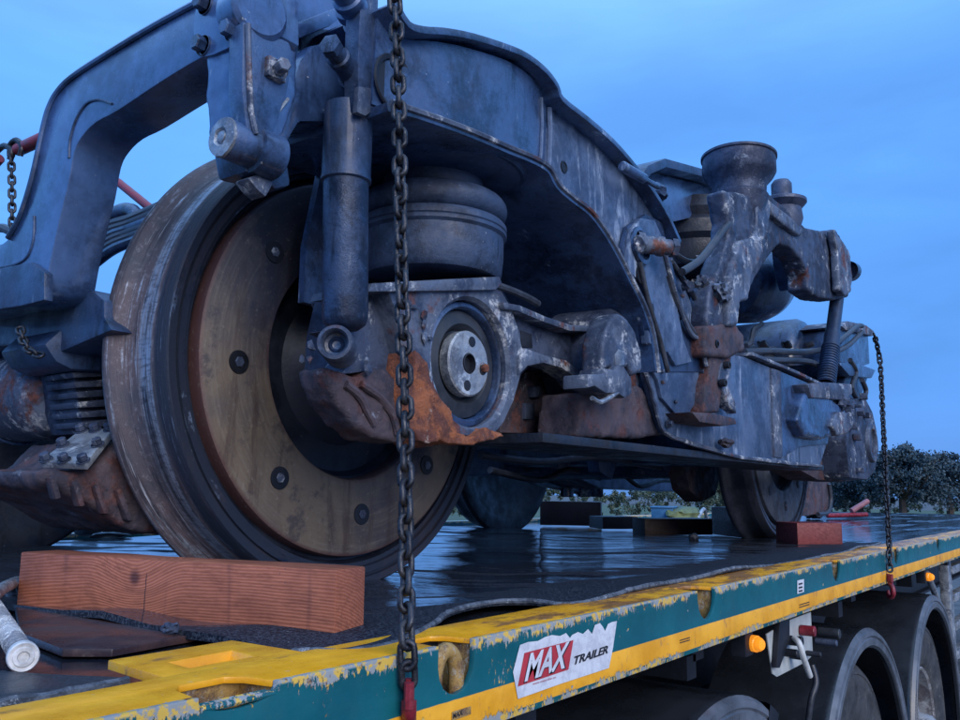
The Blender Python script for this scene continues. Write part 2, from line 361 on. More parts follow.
def wood_mat(name, a, b, ax=1, wet=.5):
    # grain runs along local axis `ax`; growth rings show on the end
    m = MB(name); P = m.tco.outputs['Object']
    s = [16, 16, 16]; s[ax] = 1.1
    mm = m.n('ShaderNodeMapping'); mm.inputs['Scale'].default_value = tuple(s); mm.inputs['Location'].default_value = (0, 3, 1.6)
    kd = m.n('ShaderNodeVectorMath'); kd.operation = 'DISTANCE'; m.l(P, kd.inputs[0]); kd.inputs[1].default_value = (-.04, .045, .055)
    kf = m.step(kd.outputs['Value'], .10, .0, 0, .030); kv = m.n('ShaderNodeCombineXYZ'); m.l(kf, kv.inputs[2]); m.l(m.math('MULTIPLY', kf, .6), kv.inputs[0])
    ka = m.n('ShaderNodeVectorMath'); ka.operation = 'ADD'; m.l(P, ka.inputs[0]); m.l(kv.outputs[0], ka.inputs[1]); m.l(ka.outputs[0], mm.inputs[0])
    w = m.n('ShaderNodeTexWave'); w.wave_type = 'RINGS'; w.rings_direction = 'XYZ'[ax]; w.inputs['Scale'].default_value = 4.6
    w.inputs['Distortion'].default_value = 5; w.inputs['Detail'].default_value = 5; w.inputs['Detail Scale'].default_value = .7; m.l(mm.outputs[0], w.inputs[0])
    big = m.noise(5, 6, .6, vec=P); fine = m.noise(7, 7, .75, vec=mm.outputs[0]); fib = m.noise(16, 5, .8, vec=mm.outputs[0])
    c = m.mix(m.step(w.outputs[0], .1, .95, .25, .8), a, b)
    c = m.mix(m.step(fine, .42, .7, 0, .6), c, tuple(x*.45 for x in a))
    c = m.mix(m.step(big, .45, .7, 0, .7), c, tuple(x*.55 for x in a))
    c = m.mix(m.step(m.noise(55, 5, .7, vec=P), .66, .72, 0, .6), c, (.05, .03, .04))
    if name == 'red_timber':
        px_, py_, pz_ = m.xyz(P); c = m.mix(m.step(kd.outputs['Value'], .016, .004), c, (.10, .03, .02))
        wob = m.math('MULTIPLY', m.math('SUBTRACT', m.noise(30, 3, .5, vec=P), .5), .008)
        cr_ = m.math('MULTIPLY', m.step(m.math('ABSOLUTE', m.math('ADD', m.math('SUBTRACT', py_, .022), wob)), .0013, .0006), m.step(pz_, .066, .058)); c = m.mix(cr_, c, (.05, .02, .018))
        c = m.mix(m.math('MULTIPLY', m.step(m.noise(1, 4, .6, vec=P, stretch=(1, 26, 2)), .56, .68), .5), c, (.13, .04, .03))
    m.col(c).put('Roughness', m.step(fine, .3, .7, wet-.15, wet+.15)); m.bump(m.math('ADD', m.math('MULTIPLY', w.outputs[0], .5), fib), .0010, .6); return m.m
M_wood = wood_mat('red_timber', (.29, .080, .042), (.50, .175, .092), 1, .55)
M_wood_dark = wood_mat('dark_timber', (.045, .022, .022), (.085, .042, .036), 0, .45)
M_wood_red = wood_mat('red_painted_timber', (.16, .018, .022), (.24, .035, .035), 1, .5)
M_ply = grime('wet_plywood', (.060, .034, .034), (.028, .018, .024), stain=(.13, .10, .10), st=(.6, .7), rough=.34, metal=0, sc=5, streak=False, bd=.0008)

TXC = bpy.data.textures.new('casting_clouds', 'CLOUDS'); TXC.noise_scale = .028; TXC.noise_depth = 4
def organic(o, vox=.006, st=.006, tex=None):
    """rounded, pitted surface of a rough casting"""
    r = o.modifiers.new('remesh', 'REMESH'); r.mode = 'VOXEL'; r.voxel_size = vox; r.use_smooth_shade = True
    d = o.modifiers.new('pits', 'DISPLACE'); d.texture = TXC; d.texture_coords = 'GLOBAL'; d.strength = st; d.mid_level = .5
    return o
def new_obj(name, bm, mat, **k): return obj(name, bm, mat, **k)
#PARTS
# ================================================================== THE SETTING
GZ = -1.365
bm = B()
box_pts = [Vector((-900, -900, GZ)), Vector((900, -900, GZ)), Vector((900, 900, GZ)), Vector((-900, 900, GZ))]
bm.faces.new([bm.verts.new(p) for p in box_pts])
M_ground = plain('gravel_yard', (.07, .072, .075), .75, 0, .45, 1.5, .02)
tag(obj('ground', bm, M_ground), kind='structure')
bm = B(); bm.faces.new([bm.verts.new((a, b, GZ+.01)) for a, b in ((14, 8), (120, 4), (120, 120), (-60, 120), (-60, 16))])
M_grass = plain('rough_grass', (.045, .075, .035), .8, 0, .5, .6, .02)
tag(obj('grass_field', bm, M_grass), kind='structure')

# ================================================================== TRAILER
T = empty('flatbed_trailer', (0, 1.3, GZ), 'teal and yellow flatbed trailer with worn paint carrying the bogie', 'trailer')
RH = .106
slots = [(PY(px, py, 0).x, w, d) for px, py, w, d in ((240, 700, .085, .016), (457, 665, .068, .058), (707, 605, .085, .055), (837, 575, .085, .055), (897, 562, .08, .055), (939, 552, .08, .05))]
slots += [(slots[-1][0]+k*.9, .08, .05) for k in range(1, 7)]
slots = [(-.25, .07, .055)]+slots
X0, X1 = -1.2, 12.0
def notch(xc, w, d, n=8):
    r = min(w/2, d*.7); out = [(xc-w/2, 0)]
    for k in range(n+1):
        a = pi+pi*k/n; out.append((xc+(w/2)*math.cos(a), -d+r+r*math.sin(a)))
    out.append((xc+w/2, 0)); return out
pts = [(X0, -RH), (X0, 0)]
for s in slots: pts += notch(*s)
pts += [(X1, 0), (X1, -RH)]
bm = B(); xz(bm, pts, 0, .008)
box(bm, ((X0+X1)/2, .045, -RH+.004), (X1-X0, .073, .008))
obj('side_rail', bm, M_rail, T, smooth=35, bev=.0016)
M_oldyellow = grime('worn_ring_paint', (.40, .25, .08), (.16, .09, .05), stain=(.42, .38, .32), st=(.5, .6), rough=.6, metal=.2, sc=30, streak=False)
# top plate with matching mouths
bm = B()
pts = [(X0, .098)]; top = [(X0, .0085)]
for xc, w, d in slots: top += [(xc-w/2, .0085), (xc-w/2+.006, .042), (xc-w/2+.018, .055), (xc+w/2-.018, .055), (xc+w/2-.006, .042), (xc+w/2, .0085)]
pts = [(X0, .098)]+top+[(X1, .0085), (X1, .098)]
face_ext(bm, [Vector((a, b, -.007)) for a, b in pts], Vector((0, 0, .0065)))
obj('rail_top_plate', bm, M_yellow, T, smooth=35, bev=.0015)
for i, (xc, w, d) in enumerate(slots):
    if i == 0: continue
    bm = B()
    for k_, (c_, s_, m_) in enumerate((((xc, .062, -.045), (w+.02, .006, .075), M_oldyellow if i == 1 else M_void), ((xc+w/2+.006, .035, -.045), (.006, .05, .075), M_oldyellow), ((xc-w/2-.006, .035, -.045), (.006, .05, .075), M_yellow), ((xc, .035, -.085 if d > .03 else -.034), (w+.006, .05, .005), M_oldyellow))):
        bm = B(); box(bm, c_, s_); obj('pocket_wall', bm, m_, T)
xc = slots[1][0]
for k in range(3):
    bm = B(); tube(bm, [Vector((xc-.038, .003+k*.006, -.011-k*.0005)), Vector((xc+.040, .003+k*.006, -.011-k*.0005))], .0032, 8); obj('pocket_bar', bm, M_rail, T)
xc = slots[2][0]
bm = B(); arc = [(xc-.004+.021*math.cos(a), .014, -.044+.034*math.sin(a)) for a in [pi*k/14 for k in range(15)]]
arc = [(arc[0][0], .014, -.082)]+arc+[(arc[-1][0], .014, -.082)]
tube(bm, arc, .0095, 12)
M_oldyellow_ = grime('worn_ring_paint', (.40, .25, .08), (.16, .09, .05), stain=(.42, .38, .32), st=(.5, .6), rough=.6, metal=.2, sc=30, streak=False)
obj('lashing_ring', bm, M_oldyellow, T)
# deck
bm = B(); box(bm, (5.4, 1.37, -.045), (13.2, 2.544, .05)); obj('deck_floor', bm, M_deck, T, smooth=0)
bm = B(); box(bm, (5.4, 2.70, -.052), (13.2, .10, .106)); obj('far_side_rail', bm, M_rail, T)
# pressed yellow pocket plate at the front of the deck
def poly_z(bm, px, z, t): return face_ext(bm, [PZ(a, b, z) for a, b in px], Vector((0, 0, t)))
bm = B()
out = [(108, 660), (232, 640), (306, 652), (180, 682)]; inn = [(168, 662), (232, 650), (256, 656), (190, 668)]
o3 = [PZ(a, b, -.0015) for a, b in out]; i3 = [PZ(a, b, -.0015) for a, b in inn]; j3 = [p+Vector((0, 0, -.010)) for p in [i3[0].lerp(i3[2], .04), i3[1].lerp(i3[3], .06), i3[2].lerp(i3[0], .04), i3[3].lerp(i3[1], .06)]]
vo = [bm.verts.new(p) for p in o3]; vi = [bm.verts.new(p) for p in i3]; vj = [bm.verts.new(p) for p in j3]; vb = [bm.verts.new(p-Vector((0, 0, .009))) for p in o3]
for k in range(4):
    q = (k+1) % 4
    bm.faces.new((vo[k], vo[q], vi[q], vi[k])); bm.faces.new((vi[k], vi[q], vj[q], vj[k])); bm.faces.new((vo[k], vo[q], vb[q], vb[k]))
bm.faces.new(vj)
obj('pocket_plate', bm, M_yellow, T, bev=.0015)
# chassis
bm = B()
for y in (.80, 1.85):
    box(bm, (5.4, y, -.36), (13, .03, .50)); box(bm, (5.4, y, -.115), (13, .14, .02)); box(bm, (5.4, y, -.60), (13, .14, .02))
obj('chassis_beam', bm, M_void, T)
for k in range(18):
    bm = B(); box(bm, (-.9+k*.7, 1.3, -.14), (.06, 2.3, .10)); obj('cross_member', bm, M_void, T)
# running gear
def ring_obj(name, o, prof, mat, parent, seg=64, **k):
    bm = B(); lathe(bm, o, (0, -1, 0), prof, seg, **k); return obj(name, bm, mat, parent, origin=o)
M_guardlip = plain('lit_guard_lip', (.085, .10, .13), .36, 0, .4, 9)  # paler than the guard: light on the lip is put into the colour
M_guard = plain('mudguard_plastic', (.016, .020, .028), .27, 0, .3, 6)
M_tyre = grime('tyre_rubber', (.045, .048, .056), (.022, .024, .03), stain=(.12, .12, .12), st=(.55, .66), rough=.72, metal=0, sc=9, streak=False)
M_rim = grime('wheel_rim_paint', (.30, .31, .33), (.12, .11, .12), stain=(.5, .5, .52), st=(.55, .65), rough=.5, metal=.3, sc=10, streak=False)
for k, x in enumerate((1.86, 3.12, 4.38)):
    c = Vector((x, .16, -.865))
    prof = [(.30, -.30), (.44, -.31), (.492, -.29), (.50, -.24), (.50, -.02), (.492, .0), (.489, .012), (.47, .030), (.455, .034), (.452, .031), (.42, .036), (.415, .033), (.37, .034), (.31, .022), (.29, .008), (.285, .0)]
    t = ring_obj('tyre', c, prof, M_tyre, T)
    r = ring_obj('wheel_rim', c, [(.285, -.2), (.285, .004), (.292, .012), (.286, .018), (.276, .01), (.268, -.05), (.24, -.12), (.17, -.12), (.15, -.02), (.10, -.01), (.09, .05), (.075, .065), (.07, .10), (0, .105)], M_rim, T)
    for j in range(10):
        a = 2*pi*j/10; bm = B(); p = c+Vector((.20*math.cos(a), .115, .20*math.sin(a))); hexb(bm, p, (0, -1, 0), .014, .03); obj('wheel_nut', bm, M_steel, r, smooth=30)
    g = ring_obj('mudguard', c+Vector((0, -.05, .0)), [(.545, -.005), (.545, .008), (.552, .014), (.575, .016), (.580, .010), (.585, .016), (.598, .014), (.607, .004), (.610, -.01), (.610, -.36), (.600, -.37), (.600, -.01), (.59, -.004), (.545, -.005)], M_guard, T, seg=56, a0=math.radians(3), a1=math.radians(177)) if False else None
    bm = B(); M_ = [(.545, .0), (.545, .012), (.553, .018), (.574, .019), (.579, .013), (.584, .019), (.598, .017), (.607, .006), (.610, -.01), (.610, -.36), (.602, -.36), (.602, -.012), (.59, -.002)]
    rows = []
    for j in range(49):
        a = math.radians(-6+j*192/48); rows.append([bm.verts.new((x+rr*math.cos(a), .09-h, -.865+rr*math.sin(a))) for rr, h in M_])
    for A_, B_ in zip(rows, rows[1:]):
        for q in range(len(M_)):
            q2 = (q+1) % len(M_); bm.faces.new((A_[q], A_[q2], B_[q2], B_[q]))
    g = obj('mudguard', bm, M_guard, T)
    bm = B(); rows = []
    for j in range(49):
        a = math.radians(-6+j*192/48); rows.append([bm.verts.new((x+rr*math.cos(a), .09-h, -.865+rr*math.sin(a))) for rr, h in ((.549, .0125), (.553, .0205), (.574, .0215), (.579, .0155), (.584, .0215), (.598, .0195), (.608, .007))])
    for A_, B_ in zip(rows, rows[1:]):
        for q in range(6): bm.faces.new((A_[q], A_[q+1], B_[q+1], B_[q]))
    obj('guard_lip', bm, M_guardlip, T)
    bm = B(); cyl(bm, (x, .35, -.865), (x, 2.3, -.865), .07); obj('axle_tube', bm, M_void, T)
    for s in (1,):
        ring_obj('tyre', Vector((x, 2.5, -.865)), [(.29, .0), (.49, .0), (.50, .02), (.50, .32), (.49, .34), (.29, .34), (.05, .2), (0, .2)], M_tyre, T, seg=40)
    bm = B(); box(bm, (x, .30, -.20), (.05, .30, .05)); obj('mudguard_bracket', bm, M_void, T)
# joint saddle on the first guard
bm = B()
rows = []
for j in range(5):
    a = math.radians(58+j*1.6); rows.append([bm.verts.new((1.86+rr*math.cos(a), yy, -.865+rr*math.sin(a))) for rr, yy in ((.54, .068), (.612, .068), (.616, .08), (.616, .44))])
for A_, B_ in zip(rows, rows[1:]):
    for q in range(3): bm.faces.new((A_[q], A_[q+1], B_[q+1], B_[q]))
obj('guard_joint_band', bm, M_void, T)
# marker lamps
M_amber = MB('amber_lens'); M_amber.col((.85, .26, .015)).put('Roughness', .2); M_amber.b.inputs['Emission Color'].default_value = (1, .33, .02, 1); M_amber.b.inputs['Emission Strength'].default_value = .35; M_amber.bump(M_amber.noise(220, 2, .5), .002, .8)
for px, py, rr in ((757, 644, .0155), (930, 577, .015)):
    p = PY(px, py, .035)
    bm = B(); box(bm, p+Vector((-.012, .03, .012)), (.05, .035, .075)); h = obj('lamp_bracket', bm, M_void, T, bev=.003)
    bm = B(); lathe(bm, p, (-.35, -1, 0), [(rr*1.15, -.012), (rr*1.15, .0), (rr, .002), (rr*.97, .008), (rr*.7, .014), (0, .016)], 28); obj('marker_lamp', bm, M_amber.m, T)
# valve panel
V = empty('valve_panel', PY(790, 645, .07)); V.parent = T; V.location = PY(790, 645, .07)-T.location
bm = B(); prism_y(bm, [(767, 634), (790, 620), (811, 612), (813, 655), (806, 662), (777, 677), (773, 674)], .07, .004); obj('panel_plate', bm, plain('white_panel', (.42, .46, .48), .5, 0, .2, 12), V, bev=.001)
def cy(a, b, r, mat, name, par, y0=.069, y1=.03):
    bm = B(); cyl(bm, PY(a, b, y0), PY(a, b, y0)+Vector((0, y1-y0, 0)), r, 18, .002); return obj(name, bm, mat, par)
cy(800, 630, .0135, M_red, 'red_valve_button', V); cy(787, 640, .012, M_void, 'valve_body', V); cy(782, 652, .010, M_void, 'valve_body', V); cy(790, 655, .009, M_cable, 'valve_body', V)
cy(818, 632, .014, M_rubber, 'coupling_head', V, .09, .03); cy(815, 641, .009, M_cast, 'coupling_head', V, .09, .03); cy(806, 653, .007, M_void, 'panel_hole', V)
bm = B(); tube(bm, smoothpath([PY(794, 638, .05), PY(799, 643, .035), PY(803, 656, .03), PY(810, 676, .03)]), .0075, 12); obj('lever_handle', bm, plain('lever_paint', (.5, .53, .55), .4, 0, .2, 30), V)
bm = B(); prism_y(bm, [(780, 622), (790, 618), (790, 640), (780, 668), (777, 668)], .055, .014); obj('valve_bracket', bm, M_void, V, bev=.002)
bm = B(); tube(bm, smoothpath([PY(812, 665, .08), PY(816, 682, .07), PY(811, 700, .08), PY(808, 724, .09)]), .008, 10); obj('air_hose', bm, M_cable, V)
# side frame post and rungs past the rear wheels
bm = B(); c = PY(947, 600, .20); box(bm, (c.x, .20, -.62), (.10, .05, .98)); obj('guard_post', bm, M_steel, T, bev=.004)
for k in range(6):
    bm = B(); box(bm, (c.x+.62, .19, -.235-k*.155), (1.14, .045, .045)); obj('guard_rung', bm, M_steel, T, bev=.004)
bm = B(); tube(bm, [PY(927, 574, .06), PY(938, 601, .10)], .014, 10); obj('guard_stay', bm, M_steel, T)
# lettering
M_white_p = grime('sticker_white', (.60, .63, .70), (.48, .50, .58), stain=(.25, .24, .24), st=(.62, .7), rough=.35, metal=0, sc=30, streak=False, bd=.0002)
M_redp = plain('sticker_red', (.42, .035, .05), .35, 0, .12, 30, .0001)
M_blackp = plain('sticker_black', (.014, .014, .022), .4, 0, .2, 30, .0001)
def poly_face(bm, px, y): bm.faces.new([bm.verts.new(PY(a, b, y)) for a, b in px]); return bm
def text(name, body, quad, y, mat, parent, shear=0., off=.0, sx=1):
    """lettering fitted between four points: left-bottom, right-bottom, left-top (pixel positions on the panel)"""
    cu = bpy.data.curves.new(name, 'FONT'); cu.body = body; cu.size = 1; cu.shear = shear; cu.offset = off; cu.resolution_u = 3
    to = bpy.data.objects.new(name, cu); COL.objects.link(to); bpy.context.view_layer.update()
    me = bpy.data.meshes.new_from_object(to.evaluated_get(bpy.context.evaluated_depsgraph_get()))
    bpy.data.objects.remove(to)
    bm = B(); bm.from_mesh(me); bpy.data.meshes.remove(me)
    xs = [v.co.x for v in bm.verts]; ys = [v.co.y for v in bm.verts]; a, b, c_, d_ = min(xs), max(xs), min(ys), max(ys)
    p0, p1, p2 = [PY(*q, y) for q in quad]
    for v in bm.verts:
        u, w = (v.co.x-a)/(b-a), (v.co.y-c_)/(d_-c_); v.co = p0+(p1-p0)*u+(p2-p0)*w
    return obj(name, bm, mat, parent, smooth=0)
bm = B(); poly_face(bm, [(520, 645), (513, 672), (518, 699), (563, 683), (609, 668), (613, 648), (617, 621), (612, 622), (608, 624), (605, 631), (603, 627), (600, 623), (595, 625), (592, 634), (588, 629), (583, 634), (578, 632), (572, 635), (570, 638), (566, 633), (560, 636), (552, 635), (545, 637), (538, 641), (528, 642)], -.0012)
obj('brand_sticker', bm, M_white_p, T, smooth=0)
bm = B(); poly_face(bm, [(524.5, 653), (573.5, 640), (568.5, 669.5), (518, 686.5)], -.0018); obj('logo_panel', bm, M_redp, T, smooth=0)
text('logo_letters_shadow', 'MAX', [(523.5, 683.5), (567.5, 668), (528, 654)], -.0022, M_blackp, T, .12, .035)
text('logo_letters', 'MAX', [(524.5, 682), (566, 667.5), (529, 653.5)], -.0026, M_white_p, T, .12, .03)
text('logo_word', 'TRAILER', [(574, 665), (608, 653), (574.5, 656.5)], -.0022, M_blackp, T, .25, .03)
text('logo_small_print', 'www.maxtrailer.eu', [(533, 685), (556, 678), (533, 682.8)], -.0022, M_redp, T)
bm = B(); poly_face(bm, [(797.3, 580.5), (804, 579), (804, 592), (797.3, 594)], -.0012); obj('small_label', bm, M_white_p, T, smooth=0)
for k in range(3):
    bm = B(); y_ = 583.4+k*3.6; poly_face(bm, [(798.8, y_), (802.6, y_-.9), (802.6, y_+.8), (798.8, y_+1.7)], -.0018); obj('label_mark', bm, M_blackp, T, smooth=0)
bm = B(); poly_face(bm, [(452, 712), (471, 706), (471, 714), (452, 721)], -.0012); obj('small_label', bm, M_oldyellow, T, smooth=0)
text('label_text', 'MAX', [(453, 719), (463, 715), (453, 713.5)], -.0018, M_blackp, T, .1, .02)
for a, b in ((680, 640), (799.5, 604.5)):
    for k in range(2):
        bm = B(); poly_face(bm, [(a, b+k*2.4), (a+10, b-3+k*2.4), (a+10, b-2+k*2.4), (a, b+1+k*2.4)], -.0012); obj('stencil_mark', bm, M_blackp, T, smooth=0)

# ================================================================== MATS, BOARDS AND TIMBER ON THE DECK
EDGE = []
M_matedge = grime('mat_edge', (.10, .12, .155), (.03, .038, .055), stain=(.3, .33, .38), st=(.56, .62), rough=.7, metal=0, sc=40, streak=False)
def mat_edge(parent, r=.0042):
    bm = B(); tube(bm, [p+Vector((0, -.001, -.003)) for p in EDGE], r, 7); rough_up(bm, .0015, 60); return obj('mat_edge', bm, M_matedge, parent)
def sheet(path, ydepth, z0, th, amp, nu=110, nv=36, lift=.012, seed=3, skew=(0, 1)):
    """a limp rubber sheet: front edge follows `path` on the deck, thickness th, waves amp"""
    pts = smoothpath([Vector((p.x, p.y, 0)) for p in path], 10)
    d = [0]
    for a, b in zip(pts, pts[1:]): d.append(d[-1]+(b-a).length)
    def at(s):
        s *= d[-1]
        for i in range(len(d)-1):
            if d[i+1] >= s: return pts[i].lerp(pts[i+1], (s-d[i])/max(1e-9, d[i+1]-d[i]))
        return pts[-1]
    bm = B(); top, bot = [], []
    for j in range(nv+1):
        v = (j/nv)**1.7; rt, rb = [], []
        for i in range(nu+1):
            u = (i/nu)**1.3; p = at(u); q = Vector((p.x+skew[0]*v*ydepth, p.y+v*ydepth, 0))
            w = noise.noise(Vector((q.x*1.1, q.y*4.5, seed)))+.5*noise.noise(Vector((q.x*3, q.y*9, seed+4)))
            fold = math.exp(-(v*ydepth/.05)**2)*lift*max(0, noise.noise(Vector((q.x*2.3, seed, 0)))+.35)
            z = z0+amp*(w+.55)+fold; z = max(z, z0)
            rt.append(bm.verts.new((q.x, q.y, z+th))); rb.append(bm.verts.new((q.x, q.y, z)))
        top.append(rt); bot.append(rb)
    EDGE[:] = [v.co.copy() for v in top[0]]
    for j in range(nv):
        for i in range(nu):
            bm.faces.new((top[j][i], top[j][i+1], top[j+1][i+1], top[j+1][i]))
    for i in range(nu): bm.faces.new((bot[0][i], bot[0][i+1], top[0][i+1], top[0][i]))
    for j in range(nv): bm.faces.new((bot[j][0], top[j][0], top[j+1][0], bot[j+1][0])); bm.faces.new((bot[j][-1], top[j][-1], top[j+1][-1], bot[j+1][-1]))
    return bm
DZ = -.020
edge = [PZ(a, b, 0) for a, b in ((292, 647), (352, 648), (395, 641), (430, 625), (455, 610), (490, 601), (530, 600), (565, 603), (600, 599), (650, 588), (710, 577), (775, 564), (830, 555), (880, 543))]
bm = sheet(edge, 2.2, DZ+.004, .010, .010)
def mat2():
    m = MB('wet_rubber_sheet'); x, y, z = m.xyz()
    f = m.noise(240, 4, .8); rv = m.n('ShaderNodeMapping'); rv.inputs['Rotation'].default_value = (0, 0, .93); m.l(m.pos, rv.inputs[0]); rv = rv.outputs[0]
    wet = m.step(m.math('ADD', m.noise(3.0, 8, .68, vec=rv, stretch=(.32, 2.6, 1), dist=.5), m.step(y, .1, .35, -.25, .02)), .455, .485)
    c = m.mix(m.step(f, .46, .60), (.007, .010, .018), (.060, .070, .092)); c = m.mix(m.step(m.noise(120, 3, .5), .75, .77), c, (.3, .32, .34))
    m.col(c).put('Roughness', m.step(wet, 0, 1, .6, .05)).put('Specular IOR Level', m.step(wet, 0, 1, .12, 1.0))
    h = m.math('ADD', m.math('MULTIPLY', m.noise(6, 6, .60, vec=rv, stretch=(.26, 1.9, 1), dist=.6), 1), m.math('MULTIPLY', f, m.step(wet, 0, 1, .16, .004)))
    m.bump(h, .009, .36); return m.m
M_wet = mat2()
mat_edge(tag(obj('rubber_mat', bm, M_wet, origin=(1.5, .3, DZ)), 'large wet black rubber sheet covering the deck under the near wheel', 'mat'))
sm = [PZ(a, b, DZ+.01) for a, b in ((-60, 720), (0, 704), (60, 694), (127, 681))]
bm = sheet(sm, .14, DZ+.002, .009, .004, 60, 14, .004, 8, (-.4, 1))
mat_edge(tag(obj('crumb_mat', bm, M_mat, origin=sm[2]), 'small thick crumb rubber mat at the corner under the ribbed bar', 'mat'), .0048)
bm = B(); poly_z(bm, [(12, 598), (20, 640), (62, 657), (112, 657), (175, 645), (240, 634), (330, 642), (345, 600), (200, 580)], DZ+.003, .009)
tag(obj('plywood_board', bm, M_ply, bev=.001), 'thin dark brown wet plywood sheet beneath the red timber block', 'board')
# big red timber across the deck in front of the wheel
def timber(name, A, Bp, width, h, mat, label, cat='timber', z=DZ, bev=.003, group='timber blocks packed on the trailer deck', sub=0):
    A, Bp = Vector(A), Vector(Bp); d = (Bp-A); ln = d.length; ang = math.atan2(d.y, d.x)
    bm = B(); box(bm, (0, 0, h/2), (ln, width, h))
    bmesh.ops.subdivide_edges(bm, edges=[e_ for e_ in bm.edges if abs((e_.verts[0].co-e_.verts[1].co).x) > ln*.5], cuts=14)
    for v in bm.verts: v.co += Vector((0, 1, 1))*(noise.noise(v.co*9+A)*.0018)
    n = Vector((-math.sin(ang), math.cos(ang), 0)); c = (A+Bp)/2+n*width/2
    for v in bm.verts: v.co = Matrix.Rotation(ang, 4, 'Z') @ v.co + Vector((c.x, c.y, z))
    o = obj(name, bm, mat, origin=(c.x, c.y, z), bev=bev); return tag(o, label, cat, group)
A_ = PZ(16, 606, DZ+.012); B_ = PZ(334, 637, DZ+.012)
timber('timber_block', B_, A_, -.068, .082, M_wood, 'long fresh red softwood block chocking the big near wheel', z=DZ+.012)
tb = bpy.data.objects['timber_block']
# checks (drying cracks) cut as a thin dark wedge piece is not needed: the grain shows them
lumpbm = B(); lump(lumpbm, PZ(170, 631, DZ+.018)+Vector((0, 0, .004)), (.010, .009, .008), .5, 3, 4)
tag(obj('stone', lumpbm, M_castL), 'small pale stone lying on the plywood against the red timber', 'stone')
timber('timber_block', PZ(798, 546, DZ+.01), PZ(843, 546, DZ+.01), .16, .085, M_wood_red, 'dark red painted block wedged behind the far near-side wheel', z=DZ+.01)
timber('timber_block', PZ(712, 534, DZ+.01), PZ(740, 538, DZ+.01), .14, .13, M_wood_dark, 'dark timber block standing in front of the rear wheel', z=DZ+.01)
timber('timber_plank', PZ(645, 535, DZ+.01), PZ(713, 535, DZ+.01), .15, .075, M_wood_dark, 'long black plank lying beside the dark block before the rear wheel', z=DZ+.01)
timber('timber_block', PZ(603, 529, DZ+.01), PZ(638, 529, DZ+.01), .2, .065, M_wood_dark, 'small brown offcut lying in the middle of the deck', z=DZ+.01)
timber('timber_block', PZ(540, 525, DZ+.01), PZ(601, 526, DZ+.01), .2, .14, M_wood_dark, 'tall dark block supporting the wheel on the far side', z=DZ+.01)
# ribbed bar
bm = B(); e0 = PZ(22, 669, DZ+.012)+Vector((0, 0, .012)); e1 = PZ(-14, 612, DZ+.02)+Vector((0, 0, .018)); dr = (e1-e0).normalized()
prof = [(0, -.001), (.0105, -.001), (.012, .001)]
Ln = (e1-e0).length*1.5; k = 0.004
while k < Ln: prof += [(.0100, k), (.0100, k+.003), (.0124, k+.0040), (.0124, k+.006)]; k += .0078
prof += [(0, Ln)]
lathe(bm, e0, dr, prof, 20)
RB = empty('ribbed_bar', e0, 'grey ribbed steel bar end lying on the crumb rubber mat', 'bar')
obj('bar_shaft', bm, M_steel, RB, smooth=30)
bm = B(); lathe(bm, e0, -dr, [(.0140, -.008), (.0152, -.006), (.0152, .002), (.0140, .004), (.0105, .003), (.0095, .0045), (.006, .0045), (.005, .002), (0, .002)], 24); obj('end_cap', bm, plain('pale_end', (.55, .55, .56), .6, .1, .3, 60), RB, smooth=30)
bm = B(); tube(bm, smoothpath([PZ(-30, 640, .0)+Vector((0, 0, .02)), PZ(-4, 614, .0)+Vector((0, 0, .03)), PZ(16, 594, .0)+Vector((0, 0, .02)), PZ(8, 586, .0)]), .009, 10)
tag(obj('wire_rope', bm, M_steel), 'grey wire rope end curling beside the red timber block', 'rope')
# bits lying on the far part of the deck
def small(name, label, cat, mat, px, py, s, z=DZ+.01, sd=1, group='loose clods on the deck'):
    p = PZ(px, py, z); bm = B(); lump(bm, p+Vector((0, 0, s[2])), s, .35, 2, sd); return tag(obj(name, bm, mat, origin=p), label, cat, group)
M_bluep = plain('blue_plastic', (.03, .13, .28), .5, 0, .2, 10); M_lime = plain('faded_webbing', (.10, .125, .05), .6, 0, .4, 14)
p = PZ(664, 521, DZ); bm = B(); box(bm, p+Vector((0, 0, .05)), (.22, .16, .10), rz=.3); box(bm, p+Vector((0, 0, .104)), (.24, .18, .012), rz=.3)
tag(obj('plastic_crate', bm, M_bluep, origin=p, bev=.006), 'small blue plastic box on the far edge of the deck', 'box')
p = PZ(686, 521, DZ); bm = B(); lump(bm, p+Vector((0, 0, .045)), (.26, .09, .06), .3, 3, 5); tag(obj('folded_strap', bm, M_lime, origin=p), 'folded yellow green webbing heap beside the blue box', 'strap')
p = PZ(704, 521, DZ); bm = B(); tube(bm, smoothpath([p+Vector((-.12, 0, .02)), p+Vector((0, 0, .09)), p+Vector((.12, .03, .03)), p+Vector((.25, .1, .02))]), .014, 8); tag(obj('strap_hook', bm, M_steel), 'pale bent metal hook beside the webbing heap', 'hook')
tie = empty('load_binder', PZ(848, 520, DZ), 'red ratchet chain binder lying on the deck behind the rear wheel', 'load binder')
p = PZ(850, 519, DZ); dx = Vector((.8, -.5, 0)).normalized()
bm = B(); cyl(bm, p-dx*.26+Vector((0, 0, .03)), p+dx*.2+Vector((0, 0, .04)), .020, 14); obj('binder_body', bm, M_red, tie)
bm = B(); cyl(bm, p+dx*.02+Vector((0, 0, .07)), p+dx*.22+Vector((0, 0, .16)), .024, 12); obj('binder_handle', bm, plain('pink_grip', (.22, .09, .11), .5, 0, .2), tie)
bm = B(); lump(bm, p-dx*.42+Vector((0, 0, .05)), (.12, .07, .05), .5, 3, 9); obj('binder_chain_end', bm, M_chain, tie)
small('gravel_clod', 'small dark clod of dirt on the wet deck sheet', 'clod', M_rubber, 694, 541, (.02, .02, .015), DZ+.015, 3)
